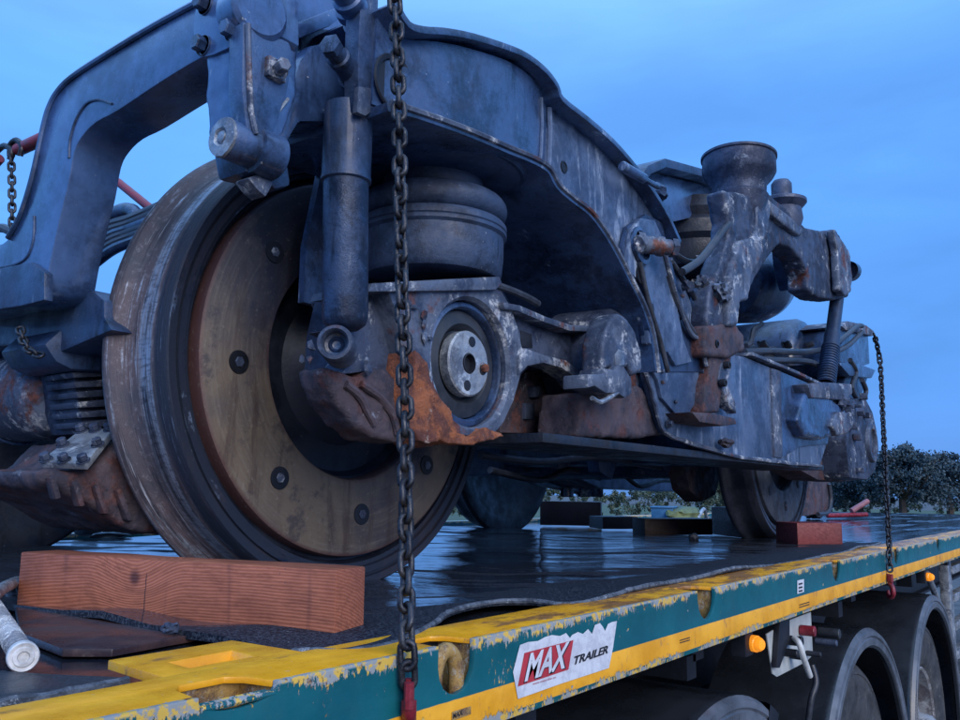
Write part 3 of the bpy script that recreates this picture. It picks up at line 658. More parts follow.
small('gravel_clod', 'dark angular clod left of the pair on the deck behind the timber', 'clod', M_rubber, 88, 538, (.05, .04, .03), DZ+.015, 5)
small('gravel_clod', 'flat dark clod nearest the wheel behind the timber', 'clod', M_rubber, 110, 539, (.08, .03, .014), DZ+.015, 7)
# ================================================================== BOGIE
AX = Vector((1.194, 1.338, .412)); WBs = 2.64
BG = empty('railway_bogie', (2.5, 1.338, DZ), 'dismantled railway bogie with rusty wheels and bent grey frame on the trailer deck', 'bogie')
WR = .425
wp = [(.0, .045), (.20, .045), (.21, .03), (.355, .03), (.368, .028), (.374, .012), (.382, .011), (.384, .004), (.396, .003), (.3975, .008), (.402, .008), (.4035, .001), (.416, .0), (.4195, .004), (.4215, .022), (.4255, .030), (.4262, .034), (.4245, .052), (.4250, .066), (.4275, .082), (.432, .092), (.440, .1005), (.4485, .107), (.4535, .114), (.4545, .121), (.452, .129), (.443, .134), (.425, .136), (.375, .134), (.36, .12), (.20, .09), (0, .085)]
M_discg = grime('grey_disc', (.09, .105, .14), (.05, .06, .085), stain=(.2, .22, .26), st=(.6, .7), rough=.6, sc=8, streak=False)
M_treadd = grime('dark_tread', (.05, .058, .085), (.025, .03, .05), stain=(.16, .17, .2), st=(.62, .74), rough=.5, sc=7, streak=False)
def wheel(c, s, md, mt, mw=None):                         # s = +1: outer face looks towards -Y
    c = Vector(c)
    W_ = empty('wheel', c); W_.parent = BG; W_.location = c-BG.location
    ax = (0, s, 0)
    bm = B(); lathe(bm, c, ax, [p for p in wp if .41 < p[0]] if False else wp[5:27], 128); rim = obj('wheel_rim', bm, mt, W_, origin=c, smooth=50)
    bm = B(); lathe(bm, c, ax, wp[:6], 72); lathe(bm, c, ax, wp[26:], 72); obj('wheel_web', bm, mw or M_web, W_, origin=c, smooth=50)
    # friction ring bolted to the face
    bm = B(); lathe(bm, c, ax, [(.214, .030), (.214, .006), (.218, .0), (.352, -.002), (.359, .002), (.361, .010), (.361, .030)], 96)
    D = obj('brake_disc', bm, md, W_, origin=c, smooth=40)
    for k in range(8):
        a = math.radians(5+45*k); p = c+Vector((.283*math.cos(a), -s*.0030, .283*math.sin(a)))
        bm = B(); lathe(bm, p, (0, -s, 0), [(.0205, -.004), (.0200, .0003), (.0190, .0005), (0, .0001)], 24)
        obj('bolt_recess', bm, M_void, D, origin=p)
        bm = B(); lathe(bm, p, (0, -s, 0), [(.0095, -.004), (.0095, .0022), (.008, .003), (0, .003)], 6); obj('disc_bolt', bm, M_castL, D, origin=p, smooth=20)
    # hub
    bm = B(); lathe(bm, c, ax, [(0, -.03), (.095, -.03), (.105, -.02), (.115, .02), (.15, .045)], 40); obj('hub', bm, M_web, W_, origin=c)
    return W_
for k in (0, 1):
    xx = AX.x+k*WBs
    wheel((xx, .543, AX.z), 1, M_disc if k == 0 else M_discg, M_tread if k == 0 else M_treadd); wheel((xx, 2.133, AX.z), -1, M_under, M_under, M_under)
    bm = B(); cyl(bm, (xx, .36, AX.z), (xx, 2.42, AX.z), .075, 28); obj('axle', bm, M_frame_dark, BG)
def mirror_obj(name, bm, mat): return obj(name, bm, mat, BG)
def py_part(name, px, y, t, mat, bev=.004, parent=None, smooth=40):
    bm = B(); prism_y(bm, px, y, t); return obj(name, bm, mat, parent or BG, bev=bev, smooth=smooth)
def L2(px, y): return [(PY(a, b, y).x, PY(a, b, y).z) for a, b in px]

YF = .20
top_px = [(378, 10), (393, 34), (410, 40), (430, 41), (460, 46), (500, 58), (518, 67), (533, 79), (543, 92), (549, 106)]
bot_px = [(372, 104), (400, 114), (430, 124), (462, 136), (495, 150), (520, 160), (536, 170), (545, 186)]
web1 = top_px+bot_px[::-1]
top2 = [(549, 106), (575, 126), (600, 147), (622, 171), (642, 197), (656, 220), (668, 246)]
bot2 = [(545, 186), (560, 199), (578, 213), (594, 234), (608, 258), (620, 282), (632, 306), (641, 335), (646, 372)]
# curved web: bows outwards between the two ends like the pressed plate of the photograph
def bowed_web(px_top, px_bot, y, bow, t, n=16):
    bm = B(); tt, bb = smoothpath([Vector((*q, 0)) for q in px_top], 4), smoothpath([Vector((*q, 0)) for q in px_bot], 4)
    def samp(l, u):
        f = u*(len(l)-1); i = min(int(f), len(l)-2); return l[i].lerp(l[i+1], f-i)
    N_ = 36; g = []
    for i in range(N_+1):
        u = i/N_; a, b = samp(tt, u), samp(bb, u); row = []
        for j in range(9):
            q = a.lerp(b, j/8); yy = y-bow*math.sin(pi*u)**1.5
            p = PY(q.x, q.y, yy); row.append((p, Vector((p.x, yy+t, p.z))))
        g.append([(bm.verts.new(p), bm.verts.new(q)) for p, q in row])
    for i in range(N_):
        for j in range(8):
            for s in (0, 1): bm.faces.new([g[i][j][s], g[i+1][j][s], g[i+1][j+1][s], g[i][j+1][s]])
        for j in (0, 8): bm.faces.new([g[i][j][0], g[i+1][j][0], g[i+1][j][1], g[i][j][1]])
    for i in (0, N_):
        for j in range(8): bm.faces.new([g[i][j][0], g[i][j+1][0], g[i][j+1][1], g[i][j][1]])
    return bm
obj('frame_web', bowed_web(top_px, bot_px, YF, .02, .015), M_frame, BG, smooth=60)
web2 = top2+[(690, 300), (703, 350), (745, 357), (828, 392), (831, 430), (820, 466), (740, 458), (664, 433), (655, 405), (646, 372)]+bot2[::-1][1:]
bm = B(); prism_y(bm, web2, YF-.004, .016); obj('frame_web', bm, M_white, BG, bev=.002)
# seam welds between the plates
bm = B(); tube(bm, [PY(a, b, YF-.006) for a, b in ((549, 108), (550, 130), (549, 160), (547, 186))], .006, 8); tube(bm, [PY(a, b, YF-.006) for a, b in ((541, 98), (542, 125), (541, 150), (539, 172))], .004, 8)
obj('weld_seam', bm, M_white, BG)
tp = smoothpath([Vector((p[0], p[1], 0)) for p in L2(top_px+top2[1:], YF-.008)], 3)
bm = B(); strip(bm, [(p.x, p.y) for p in tp], YF-.040, .50, .012); obj('top_flange', bm, M_frame, BG, bev=.002, smooth=50)
bm = B(); strip(bm, [(p.x, p.y) for p in smoothpath([Vector((*p, 0)) for p in L2([(372, 107)]+bot_px[1:]+bot2[1:], YF)], 3)], YF-.030, .50, -.014); obj('bottom_flange', bm, M_frame, BG, bev=.002)
bm = B(); tube(bm, smoothpath([PY(a, b, YF)+Vector((0, -.031, -.003)) for a, b in [(376, 106)]+bot_px[1:]+bot2[1:]], 3), .0055, 6)
obj('flange_edge', bm, M_castL, BG)
# inner web seen through the arch
bm = B(); pts = L2([(330, 120), (430, 60), (560, 130), (640, 215), (690, 300), (700, 400), (600, 420), (560, 350), (500, 290), (330, 250)], .47)
xz(bm, [(1.0, .60), (1.05, .86), (1.55, .93), (2.0, .80), (2.4, .58), (2.4, .32), (1.95, .32), (1.80, .50), (1.55, .56), (1.5, .50), (1.0, .50)], .485, .015); obj('inner_web', bm, M_frame, BG)
# lower longitudinal box: underside plate, inner face
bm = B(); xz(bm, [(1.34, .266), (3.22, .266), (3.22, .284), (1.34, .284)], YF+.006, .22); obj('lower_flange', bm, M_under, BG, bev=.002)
bm = B(); tube(bm, smoothpath([PY(a, b, YF-.005) for a, b in ((646, 372), (650, 388), (655, 405), (659, 420), (665, 433), (690, 443), (740, 457), (780, 462), (821, 466))], 4), .0055, 6); rough_up(bm, .003, 60); obj('flange_weld', bm, M_castL, BG)
bm = B(); box(bm, (2.75, .40, .42), (.95, .16, .25)); obj('beam_core', bm, M_frame_dark, BG)
bm = B(); strip(bm, L2([(745, 356), (790, 374), (829, 392)], YF), YF-.022, .46, .010); obj('beam_top_flange', bm, M_castL, BG, bev=.002)
py_part('beam_end_plate', [(780, 371), (828, 391), (831, 420), (828, 444), (800, 447), (782, 458)], YF-.010, .012, M_frame, .003)
py_part('beam_doubler', [(772, 368), (781, 371), (783, 458), (775, 457)], YF-.012, .014, M_castL, .003)
organic(py_part('brown_gusset', [(583, 393), (640, 385), (655, 404), (664, 434), (640, 438), (578, 437)], YF+.012, .10, M_rustcast, .004), .007, .008)
py_part('transom_bracket', [(500, 372), (560, 372), (588, 402), (580, 405), (576, 434), (500, 433)], .36, .10, M_rustcast, .004)
# ---- axle box housing with trailing arm
YA = .255
HX = empty('axle_box', Vector((1.194, .27, .39))); HX.parent = BG; HX.location = Vector((1.194, .27, .39))-BG.location
def ring_poly(name, outer, inner_c, r, y, t, mat, parent, n=40, bev=0):
    """plate with a round hole"""
    op = [PY(a, b, y) for a, b in outer]; c = Vector(inner_c)
    # resample the outer outline by angle
    def hit(a):
        d = Vector((math.cos(a), 0, math.sin(a))); best = None
        for p, q in zip(op, op[1:]+op[:1]):
            e1_ = q-p; den = d.x*e1_.z-d.z*e1_.x
            if abs(den) < 1e-9: continue
            w = p-c; s_ = (w.x*e1_.z-w.z*e1_.x)/den; u_ = (w.x*d.z-w.z*d.x)/den
            if s_ > 0 and -1e-6 <= u_ <= 1+1e-6: best = s_ if best is None else max(best, s_)
        return best or r*1.1
    angs = sorted([2*pi*k/n for k in range(n)]+[math.atan2(p.z-c.z, p.x-c.x) % (2*pi) for p in op])
    bm = B(); R_ = []
    for a in angs:
        h = hit(a); d = Vector((math.cos(a), 0, math.sin(a)))
        R_.append([bm.verts.new((c.x+d.x*q, yy, c.z+d.z*q)) for q, yy in ((h, y+t), (h, y+.006), (h-.006 if h > r+.02 else h*.99, y), (r+.006, y), (r, y+.008), (r, y+t))])
    for A1, B1 in zip(R_, R_[1:]+R_[:1]):
        for k in range(5): bm.faces.new((A1[k], A1[k+1], B1[k+1], B1[k]))
    return obj(name, bm, mat, parent, smooth=35)
HC = PY(473, 363, YA)
house = [(386, 290), (440, 283), (496, 281), (503, 290), (512, 306), (519, 326), (524, 350), (521, 380), (515, 402), (505, 424), (495, 436), (478, 441), (455, 436), (436, 420), (420, 400), (408, 360), (398, 320)]
ring_poly('bearing_housing', house, HC, .112, YA, .17, M_castL, HX, 56)
py_part('spring_seat', [(368, 292), (372, 283), (500, 276), (503, 284), (496, 290), (440, 291)], YA-.012, .13, M_castL, .004, HX)
py_part('housing_flank', [(366, 292), (402, 291), (412, 330), (414, 380), (408, 405), (380, 385), (356, 372), (358, 330)], YA+.035, .12, M_cast, .008, HX)
# rusty broken lower part
bm = B(); prism_y(bm, [(325, 366), (345, 372), (357, 378), (372, 366), (388, 369), (405, 385), (420, 440), (400, 443), (374, 439), (352, 424), (336, 402), (328, 385)], YA+.010, .06)
organic(obj('broken_lug', bm, M_rustcast, HX, bev=.006), .005, .009)
for q in (((346, 384), (362, 400), (374, 424)), ((360, 384), (378, 396), (392, 414), (398, 434))):
    bm = B(); tube(bm, smoothpath([PY(a, b, YA+.007) for a, b in q]), .0065, 8); rough_up(bm, .002, 40); obj('casting_rib', bm, M_rustcast, HX)
bm = B(); prism_y(bm, [(414, 352), (421, 354), (428, 362), (434, 384), (441, 402), (452, 418), (457, 430), (456, 442), (440, 445), (420, 443), (410, 425), (409, 390)], YA-.016, .06)
bmesh.ops.subdivide_edges(bm, edges=bm.edges[:], cuts=3, use_grid_fill=True); bmesh.ops.triangulate(bm, faces=bm.faces[:]); rough_up(bm, .011, 26, 0, 3)
organic(obj('rusty_fracture', bm, M_orange, HX, smooth=25), .004, .004)
bm = B(); prism_y(bm, [(452, 430), (470, 437), (486, 427), (497, 432), (505, 434), (495, 440), (474, 445), (454, 444)], YA-.012, .05); bmesh.ops.subdivide_edges(bm, edges=bm.edges[:], cuts=2); bmesh.ops.triangulate(bm, faces=bm.faces[:]); rough_up(bm, .006, 40, 0, 6)
organic(obj('rusty_lip', bm, M_orange, HX, smooth=25), .004, .006)
# bearing inside the housing
for nm, prof, mat in (('bearing_ring', [(.1125, .04), (.110, .016), (.101, .012), (.098, .016), (.097, .04)], M_frame), ('rubber_ring', [(.098, .045), (.095, .026), (.072, .020), (.066, .028), (.060, .036), (.0, .036)], M_rubber)):
    bm = B(); lathe(bm, HC, (0, 1, 0), prof, 56); obj(nm, bm, mat, HX)
ec = HC+Vector((0, .014, 0))
bm = B(); lathe(bm, ec, (0, 1, 0), [(.017, .015), (.017, -.004), (.019, -.006), (.055, -.006), (.058, -.003), (.058, .015)], 48); cap = obj('end_cap_plate', bm, M_steel, HX)
for a in (80, 350, 262, 172):
    p = ec+Vector((.040*math.cos(math.radians(a)), -.0062, .040*math.sin(math.radians(a)))); bm = B(); lathe(bm, p, (0, -1, 0), [(.0095, -.004), (.0095, .0006), (.008, .0008), (0, .0004)], 18)
    obj('bolt_hole', bm, M_void if a != 172 else M_steel, cap, origin=p)
bm = B(); lathe(bm, ec, (0, -1, 0), [(.0175, -.01), (.0175, .0075), (.016, .008), (.015, -.004), (0, -.004)], 20); obj('centre_hole', bm, M_void, cap)
bm = B(); hexb(bm, ec+Vector((.041, -.005, -.004)), (0, -1, 0), .008, .01); obj('rusty_bolt', bm, M_orange, cap)
# trailing arm
arm = [(505, 303), (520, 306), (545, 317), (570, 325), (592, 327), (603, 320), (612, 312), (604, 404), (596, 404), (588, 395), (580, 380), (568, 369), (550, 364), (535, 365), (524, 373), (517, 392), (506, 410)]
organic(py_part('trailing_arm', arm, YA+.02, .13, M_cast, .008, HX), .006, .006)
py_part('arm_top_web', [(503, 302), (520, 305), (545, 316), (572, 325), (600, 326), (600, 332), (570, 331), (544, 322), (518, 311), (505, 309)], YA-.012, .05, M_castL, .003, HX)
py_part('arm_low_web', [(526, 348), (545, 355), (566, 360), (582, 372), (592, 388), (601, 404), (596, 405), (586, 392), (575, 377), (562, 368), (544, 363), (528, 366), (520, 374), (520, 356)], YA-.008, .05, M_castL, .003, HX)
py_part('arm_window', [(521, 330), (532, 334), (533, 348), (522, 347)], YA+.018, .01, M_void, .002, HX)
pc = PY(612, 360, YF-.02)
bm = B(); lathe(bm, PY(606, 360, YA), (0, 1, 0), [(0, -.035), (.10, -.035), (.112, -.02), (.115, .10)], 40); obj('arm_pivot_boss', bm, M_cast, HX)
cap2 = py_part('pivot_cap', [(603, 345), (606, 330), (611, 320), (618, 313), (627, 318), (635, 330), (641, 348), (643, 371), (632, 376), (629, 366), (622, 369), (612, 367), (603, 371)], YF-.045, .05, M_castL, .005, HX); organic(cap2, .005, .005)
py_part('pivot_lug', [(588, 374), (603, 374), (604, 368), (616, 370), (617, 364), (624, 366), (632, 379), (632, 394), (625, 398), (618, 393), (606, 393), (595, 386), (588, 388)], YF-.055, .055, M_castL, .004, HX)
py_part('cap_window', [(615, 355), (619, 349), (624, 351), (625, 365), (616, 367)], YF-.0475, .01, M_steel, .002, HX)
bm = B(); tube(bm, smoothpath([PY(a, b, YF-.05) for a, b in ((592, 398), (600, 402), (610, 397), (618, 392))]), .005, 8); obj('safety_wire', bm, M_steel, HX)
bm = B(); tube(bm, smoothpath([PY(a, b, YA-.0) for a, b in ((492, 284), (510, 290), (528, 298), (538, 304))]), .0075, 8); obj('earth_cable', bm, M_cable, HX)
# ---- air spring
SP = Vector((1.196, .36, 0))
def lz(name, prof, mat, c=SP, parent=BG, seg=64):
    bm = B(); lathe(bm, c, (0, 0, 1), prof, seg); return obj(name, bm, mat, parent)
AS = empty('air_spring', (SP.x, SP.y, .57)); AS.parent = BG; AS.location = Vector((SP.x, SP.y, .57))-BG.location
lz('spring_base', [(.0, .565), (.124, .562), (.131, .570), (.134, .600), (.1345, .636), (.140, .641), (.140, .647), (.138, .649), (.140, .651), (.140, .660), (.135, .666), (.0, .668)], M_spring, parent=AS)
tor = [(.10, .663)]+[(.110+.031*math.cos(a), .692+.027*math.sin(a)) for a in [math.radians(t) for t in range(-80, 91, 14)]]+[(.0, .722)]
lz('spring_bellow', tor, M_spring, parent=AS)
lz('spring_bead', [(.0, .714), (.084, .714), (.092, .722), (.096, .735), (.096, .752), (0, .755)], M_spring, parent=AS)
lz('spring_top_plate', [(.0, .745), (.150, .748), (.165, .756), (.170, .772), (.0, .80)], M_frame_dark, parent=AS)
lz('frame_skirt', [(.12, .76), (.172, .757), (.178, .765), (.175, .80)], M_frame_dark, parent=AS)
# ---- damper in front of the wheel
DP = empty('damper', PY(344, 345, .25)); DP.parent = BG; DP.location = PY(344, 345, .25)-BG.location
d0, d1, d2 = PY(345, 322, .25), PY(346, 182, .25), PY(349, 108, .25)
bm = B(); lathe(bm, d0, d1-d0, [(0, -.012), (.020, -.012), (.030, -.004), (.0335, .006), (.0335, (d1-d0).length+.01)], 36); obj('damper_tube', bm, M_damper, DP)
bm = B(); lathe(bm, d1, d2-d1, [(.034, -.002), (.0375, 0), (.0375, .005), (.0365, .008), (.0365, (d2-d1).length), (0, (d2-d1).length+.01)], 36); obj('dust_sleeve', bm, M_frame_dark, DP)
ey = PY(338, 347, .25); axd = Vector((-.80, -.60, .05))
bm = B(); lathe(bm, ey, axd, [(.017, -.03), (.017, .030), (.020, .034), (.0245, .033), (.026, .028), (.026, -.03)], 30); obj('damper_eye', bm, M_castL, DP)
bm = B(); lathe(bm, ey, axd, [(0, .012), (.006, .013), (.009, .018), (.012, .015), (.0165, .017)], 24); obj('eye_bush', bm, M_frame, DP)
py_part('damper_lug', [(328, 330), (362, 326), (372, 345), (366, 372), (340, 375), (352, 358), (350, 340)], .27, .05, M_cast, .006)
# ---- top mount of the damper and end casting
py_part('mount_casting', [(292, 90), (300, 60), (312, 45), (335, 40), (362, 40), (372, 60), (374, 112), (362, 118), (330, 122), (300, 122), (286, 145), (280, 135)], .29, .10, M_blue, .012)
py_part('mount_strip', [(361, -12), (379, -12), (377, 60), (373, 106), (359, 110), (358, 60)], .205, .03, M_damper, .003)
py_part('mount_strip_scuff', [(359, 86), (371, 88), (374, 110), (366, 116), (357, 112)], .2035, .01, M_castL, .002)
py_part('mount_backplate', [(280, -10), (360, -20), (362, 60), (372, 108), (345, 125), (300, 118), (296, 40)], .36, .06, M_blue, .006)
py_part('end_flange', [(294, 24), (340, 6), (346, 14), (330, 26), (300, 38)], .30, .05, M_blue, .003)
py_part('mount_cheek', [(300, 38), (318, 28), (345, 30), (352, 60), (330, 56), (312, 58), (302, 74)], .335, .02, M_frame_dark, .005)
def bolt_assembly(name, p, axis, r, ln, mat, parent=BG):
    a = Vector(axis).normalized(); bm = B()
    lathe(bm, p, a, [(r*1.5, -.01), (r*1.5, .004), (r*1.15, .006), (r*1.1, ln*.45), (r*1.25, ln*.5), (r*1.25, ln*.62), (r, ln*.65), (r, ln*.9), (r*.85, ln), (0, ln)], 22)
    lathe(bm, Vector(p)+a*ln*.86, a, [(r*1.2, 0), (r*1.2, ln*.16), (r*.7, ln*.18), (0, ln*.18)], 6)
    return obj(name, bm, mat, parent, smooth=35)
bolt_assembly('mount_bolt', PY(352, 78, .235), (-1.0, -.35, .22), .014, .075, M_damper)
bolt_assembly('mount_bolt', PY(362, 22, .235), (-1.0, -.35, .22), .020, .085, M_blue)
bolt_assembly('mount_bolt', PY(352, 8, .235), (-1.0, -.35, .3), .018, .07, M_blue)
# hole in the web beside the strip
bm = B(); c = PY(395, 84, YF-.006); lathe(bm, c, (0, 1, 0), [(.046, .0), (.044, -.003), (.038, -.001), (.036, .004), (0, .004)], 30)
obj('web_opening', bm, M_void, BG)
# ---- cranked end beam
xb = .66
EB = empty('end_beam', PX(100, 200, xb)); EB.parent = BG; EB.location = PX(100, 200, xb)-BG.location
outer = [(252, -28), (232, -14), (196, 3), (150, 28), (104, 56), (70, 78), (58, 90), (50, 105), (44, 124), (32, 178), (20, 216), (10, 236), (-6, 246), (-60, 250)]
inner = [(-60, 318), (0, 306), (28, 302), (44, 288), (50, 262), (58, 225), (68, 184), (74, 152), (82, 136), (96, 122), (118, 110), (160, 82), (200, 58), (215, 54), (235, 42), (252, 20)]
rnd_ = lambda l: [(v.x, v.y) for v in smoothpath([Vector((*q, 0)) for q in l], 3)]
bm = B(); prism_x(bm, rnd_(outer)+rnd_(inner), xb, .082); obj('beam_body', bm, M_blue, EB, bev=.0035, smooth=30)
# raised lip that follows the outer edge and the big end plate
lip = smoothpath([PX(a, b, xb-.002) for a, b in [(232, -14), (196, 3), (150, 28), (104, 56), (72, 77), (58, 91), (50, 105), (44, 124), (32, 178), (20, 216), (8, 238)]], 5)
bm = B(); tube(bm, lip, .005, 8); obj('beam_lip', bm, M_blue, EB)
bm = B(); prism_x(bm, [(196, 4), (200, -20), (246, -20), (246, 22), (240, 36), (228, 48), (212, 55), (202, 57), (196, 50), (193, 30)], xb-.010, .012); bp = obj('end_plate', bm, M_blue, EB, bev=.002)
for a, b in ((204, 46), (233, 31), (206, 5)):
    bm = B(); hexb(bm, PX(a, b, xb-.010), (-1, 0, 0), .011, .016); obj('plate_bolt', bm, M_frame, bp, smooth=30)
bm = B(); tube(bm, smoothpath([PX(a, b, xb-.001) for a, b in ((112, 104), (98, 100), (86, 104), (76, 120), (70, 140), (69, 158))]), .0022, 6); obj('weld_line', bm, M_frame_dark, EB)
bm = B(); tube(bm, smoothpath([PX(a, b, xb-.001) for a, b in ((34, 216), (33, 240), (26, 258), (10, 266), (-10, 268))]), .0022, 6); obj('weld_line', bm, M_frame_dark, EB)
# foot of the beam: dark shelf
bm = B(); prism_x(bm, [(-60, 268), (0, 268), (30, 262), (44, 272), (44, 300), (20, 306), (-60, 318)], xb-.012, .015); obj('foot_plate', bm, M_frame_dark, EB, bev=.003)
bm = B(); prism_x(bm, [(-60, 306), (26, 303), (60, 300), (92, 290), (104, 300), (104, 318), (112, 330), (60, 352), (20, 345), (-60, 350)], xb+.07, .14); obj('beam_foot', bm, M_frame_dark, EB, bev=.006)
# ---- clamp casting with trunnion at the beam end
CL = empty('trunnion_clamp', PY(250, 90, .25)); CL.parent = BG; CL.location = PY(250, 90, .25)-BG.location
py_part('clamp_body', [(244, -25), (270, -22), (286, -4), (297, 22), (301, 50), (300, 90), (292, 120), (284, 145), (268, 150), (250, 140), (246, 120), (243, 60)], .235, .085, M_blue, .016, CL)
py_part('clamp_face', [(243, 20), (290, 42), (294, 56), (288, 90), (276, 128), (262, 150), (247, 136), (242, 90)], .225, .03, M_frame, .005, CL)
bm = B(); tube(bm, [PY(248, 24, .222), PY(249, 70, .222), PY(251, 110, .222), PY(256, 134, .222)], .004, 7); obj('casting_seam', bm, M_castL, CL)
bm = B(); p = PY(262, 8, .222); lathe(bm, p, (.15, 1, 0), [(0, 0), (.036, 0), (.042, .006), (.042, .045), (0, .045)], 30); obj('clamp_barrel', bm, M_blue, CL)
bm = B(); box(bm, PY(275, 70, .222), (.030, .012, .028)); obj('washer_plate', bm, M_castL, CL, bev=.002)
bm = B(); hexb(bm, PY(278, 70, .217), (-.3, -1, 0), .010, .022); obj('clamp_bolt', bm, M_castL, CL, smooth=30)
p = PX(222, 137, .640)
bm = B(); lathe(bm, p, (1, 0, 0), [(0, .002), (.012, .0), (.020, .003), (.0235, .002), (.026, .006), (.0265, .045), (.032, .047), (.032, .085), (.029, .088)], 36); obj('trunnion_pin', bm, M_frame, CL)
bm = B(); lathe(bm, p-Vector((.003, 0, 0)), (1, 0, 0), [(0, .0), (.007, .001), (.009, .004), (.013, .0), (.026, .002), (.0265, .006)], 26); rough_up(bm, .0015, 120); obj('trunnion_face', bm, M_steel, CL)
organic(bpy.data.objects['clamp_body'], .006, .006)
py_part('lower_clamp', [(240, 138), (262, 118), (276, 130), (288, 160), (292, 186), (276, 190), (262, 176), (246, 172)], .25, .06, M_frame, .008, CL)
py_part('clamp_ear', [(248, 178), (262, 172), (276, 178), (270, 190), (266, 197), (258, 190)], .25, .03, M_castL, .003, CL)
bm = B(); tube(bm, smoothpath([PY(a, b, .24) for a, b in ((264, 112), (272, 124), (281, 140), (288, 156))]), .003, 7); obj('clamp_cable', bm, M_cable, CL)
bm = B(); tube(bm, [PY(270, 122, .235), PY(288, 99, .235)], .0025, 7); obj('split_pin', bm, M_steel, CL)
py_part('link_plate', [(296, 96), (310, 78), (345, 80), (352, 118), (300, 118), (288, 140)], .32, .03, M_frame, .006)

# ---- bent central bracket (white crusted plate with holes)
BP = empty('bent_bracket', PY(660, 320, .18)); BP.parent = BG; BP.location = PY(660, 320, .18)-BG.location
py_part('bracket_back', [(622, 250), (628, 226), (646, 214), (662, 222), (672, 262), (684, 310), (700, 352), (700, 372), (655, 372), (646, 340), (636, 290)], .182, .012, M_frame_dark, .003, BP)
py_part('bracket_plate', [(628, 262), (632, 230), (641, 218), (655, 220), (664, 240), (668, 262), (676, 300), (684, 340), (692, 362), (676, 366), (668, 352), (658, 352), (650, 343), (648, 322), (650, 306), (641, 282), (630, 272)], .172, .022, M_white, .003, BP)
for a, b, r_, e_ in ((641, 275, .020, 1), (652, 312, .011, 1.8)):
    bm = B(); M__ = PY(a, b, .169); lathe(bm, M__, (0, 1, 0), [(r_*1.02, .003), (r_, -.001), (0, .0005)], 20)
    for v in bm.verts: v.co.z = M__.z+(v.co.z-M__.z)*e_
    obj('bracket_hole', bm, M_void, BP)
bm = B(); tube(bm, smoothpath([PY(a, b, .168) for a, b in ((664, 250), (676, 296), (690, 332), (700, 340), (703, 352), (706, 366))]), .006, 8); obj('bracket_rim', bm, M_castL, BP)
bolt_assembly('bracket_bolt', PY(640, 244, .17), (.8, -.7, -.05), .018, .085, M_castL, BP)
bm = B(); lathe(bm, PY(640, 246, .172), (0, -1, .1), [(.045, 0), (.043, .006), (.034, .008), (.032, -.0), (0, -.0)], 26); obj('bracket_ring', bm, M_frame, BP)
bm = B(); lump(bm, PY(640, 243, .155), (.016, .014, .018), .4, 3, 2); obj('crusted_nut', bm, M_castL, BP)
py_part('crust_patch', [(650, 366), (664, 356), (682, 356), (700, 362), (703, 392), (690, 412), (676, 414), (662, 398), (658, 380)], .186, .012, M_white, .003, BP)
for k in range(14):                      # curled paint and rust flakes standing off the plate
    a, b = rnd(636, 700), rnd(250, 410); p = PY(a, b, .182); bm = B()
    lump(bm, p, (rnd(.004, .011), .004, rnd(.004, .010)), .5, 1, k); obj('paint_flake', bm, M_castL if k % 3 else M_rustcast, BP, smooth=0)
for a, b in ((660, 404), (716, 420)):
    pass
tl_ = py_part('torn_ledge', [(692, 412), (712, 413), (735, 418), (737, 424), (724, 426), (700, 422)], .13, .07, M_rustcast, .004)
bm = B(); lump(bm, PY(726, 443, .172), (.034, .014, .012), .35, 3, 12); obj('torn_tab', bm, M_rustcast, BG)
# ---- wrecked support casting (mushroom pad, leg, arms)
YC = .15
SCt = empty('support_casting', PY(735, 280, YC)); SCt.parent = BG; SCt.location = PY(735, 280, YC)-BG.location
mp_ = PY(738, 170, YC+.05)
bm = B(); k_ = RR(mp_, 37)
lathe(bm, mp_+Vector((0, 0, -.11)), (.06, 0, 1), [(k_*.35, -.07), (k_*.70, .0), (k_*.76, .024), (k_*.70, .030), (k_*.72, .062), (k_*.90, .085), (k_*.97, .100), (k_*.96, .142), (k_*1.0, .145), (k_*1.0, .152), (0, .154)], 48)
obj('pad_head', bm, M_castd, SCt)
def cast(name, px, y, t, mat=M_cast, bev=.012, amp=.004, parent=None):
    bm = B(); prism_y(bm, px, y, t); o = obj(name, bm, mat, parent or SCt, bev=bev, seg=3, smooth=50); return organic(o, .006, .007)
cast('casting_leg', [(724, 190), (762, 196), (770, 222), (764, 250), (752, 278), (748, 296), (741, 300), (738, 322), (735, 345), (712, 346), (708, 320), (710, 290), (722, 262), (728, 240), (730, 222), (727, 205)], YC, .055, M_cast)
cast('leg_face', [(740, 240), (762, 236), (764, 252), (752, 278), (749, 300), (741, 302), (738, 326), (729, 326), (730, 300), (731, 276)], YC-.018, .05, M_castL, .006)
cast('leg_rib', [(762, 186), (772, 204), (768, 232), (758, 252), (748, 252), (758, 226), (757, 196)], YC-.012, .05, M_castL, .006)
cast('leg_knee', [(706, 326), (735, 322), (744, 334), (746, 350), (730, 358), (706, 356)], YC-.006, .09, M_rustcast, .008)
cast('leg_foot', [(708, 350), (732, 352), (730, 372), (722, 384), (720, 412), (704, 414), (706, 384), (710, 370)], YC+.01, .05, M_rustcast, .006)
cast('broken_edge', [(722, 362), (732, 366), (728, 384), (736, 402), (737, 414), (730, 408), (722, 390), (719, 378)], YC+.005, .03, M_castL, .003)
for a, b in ((726, 365), (722, 383), (714, 344)):
    bm = B(); p = PY(a, b, YC-.0); lathe(bm, p, (0, -1, 0), [(.010, -.004), (.010, .010), (.006, .011), (.006, .0), (0, .0)], 14); obj('foot_hole', bm, M_void, SCt)
bm = B(); lump(bm, PY(722, 291, YC-.01), (.034, .02, .022), .55, 3, 21, 3); obj('corroded_nut', bm, M_castL, SCt)
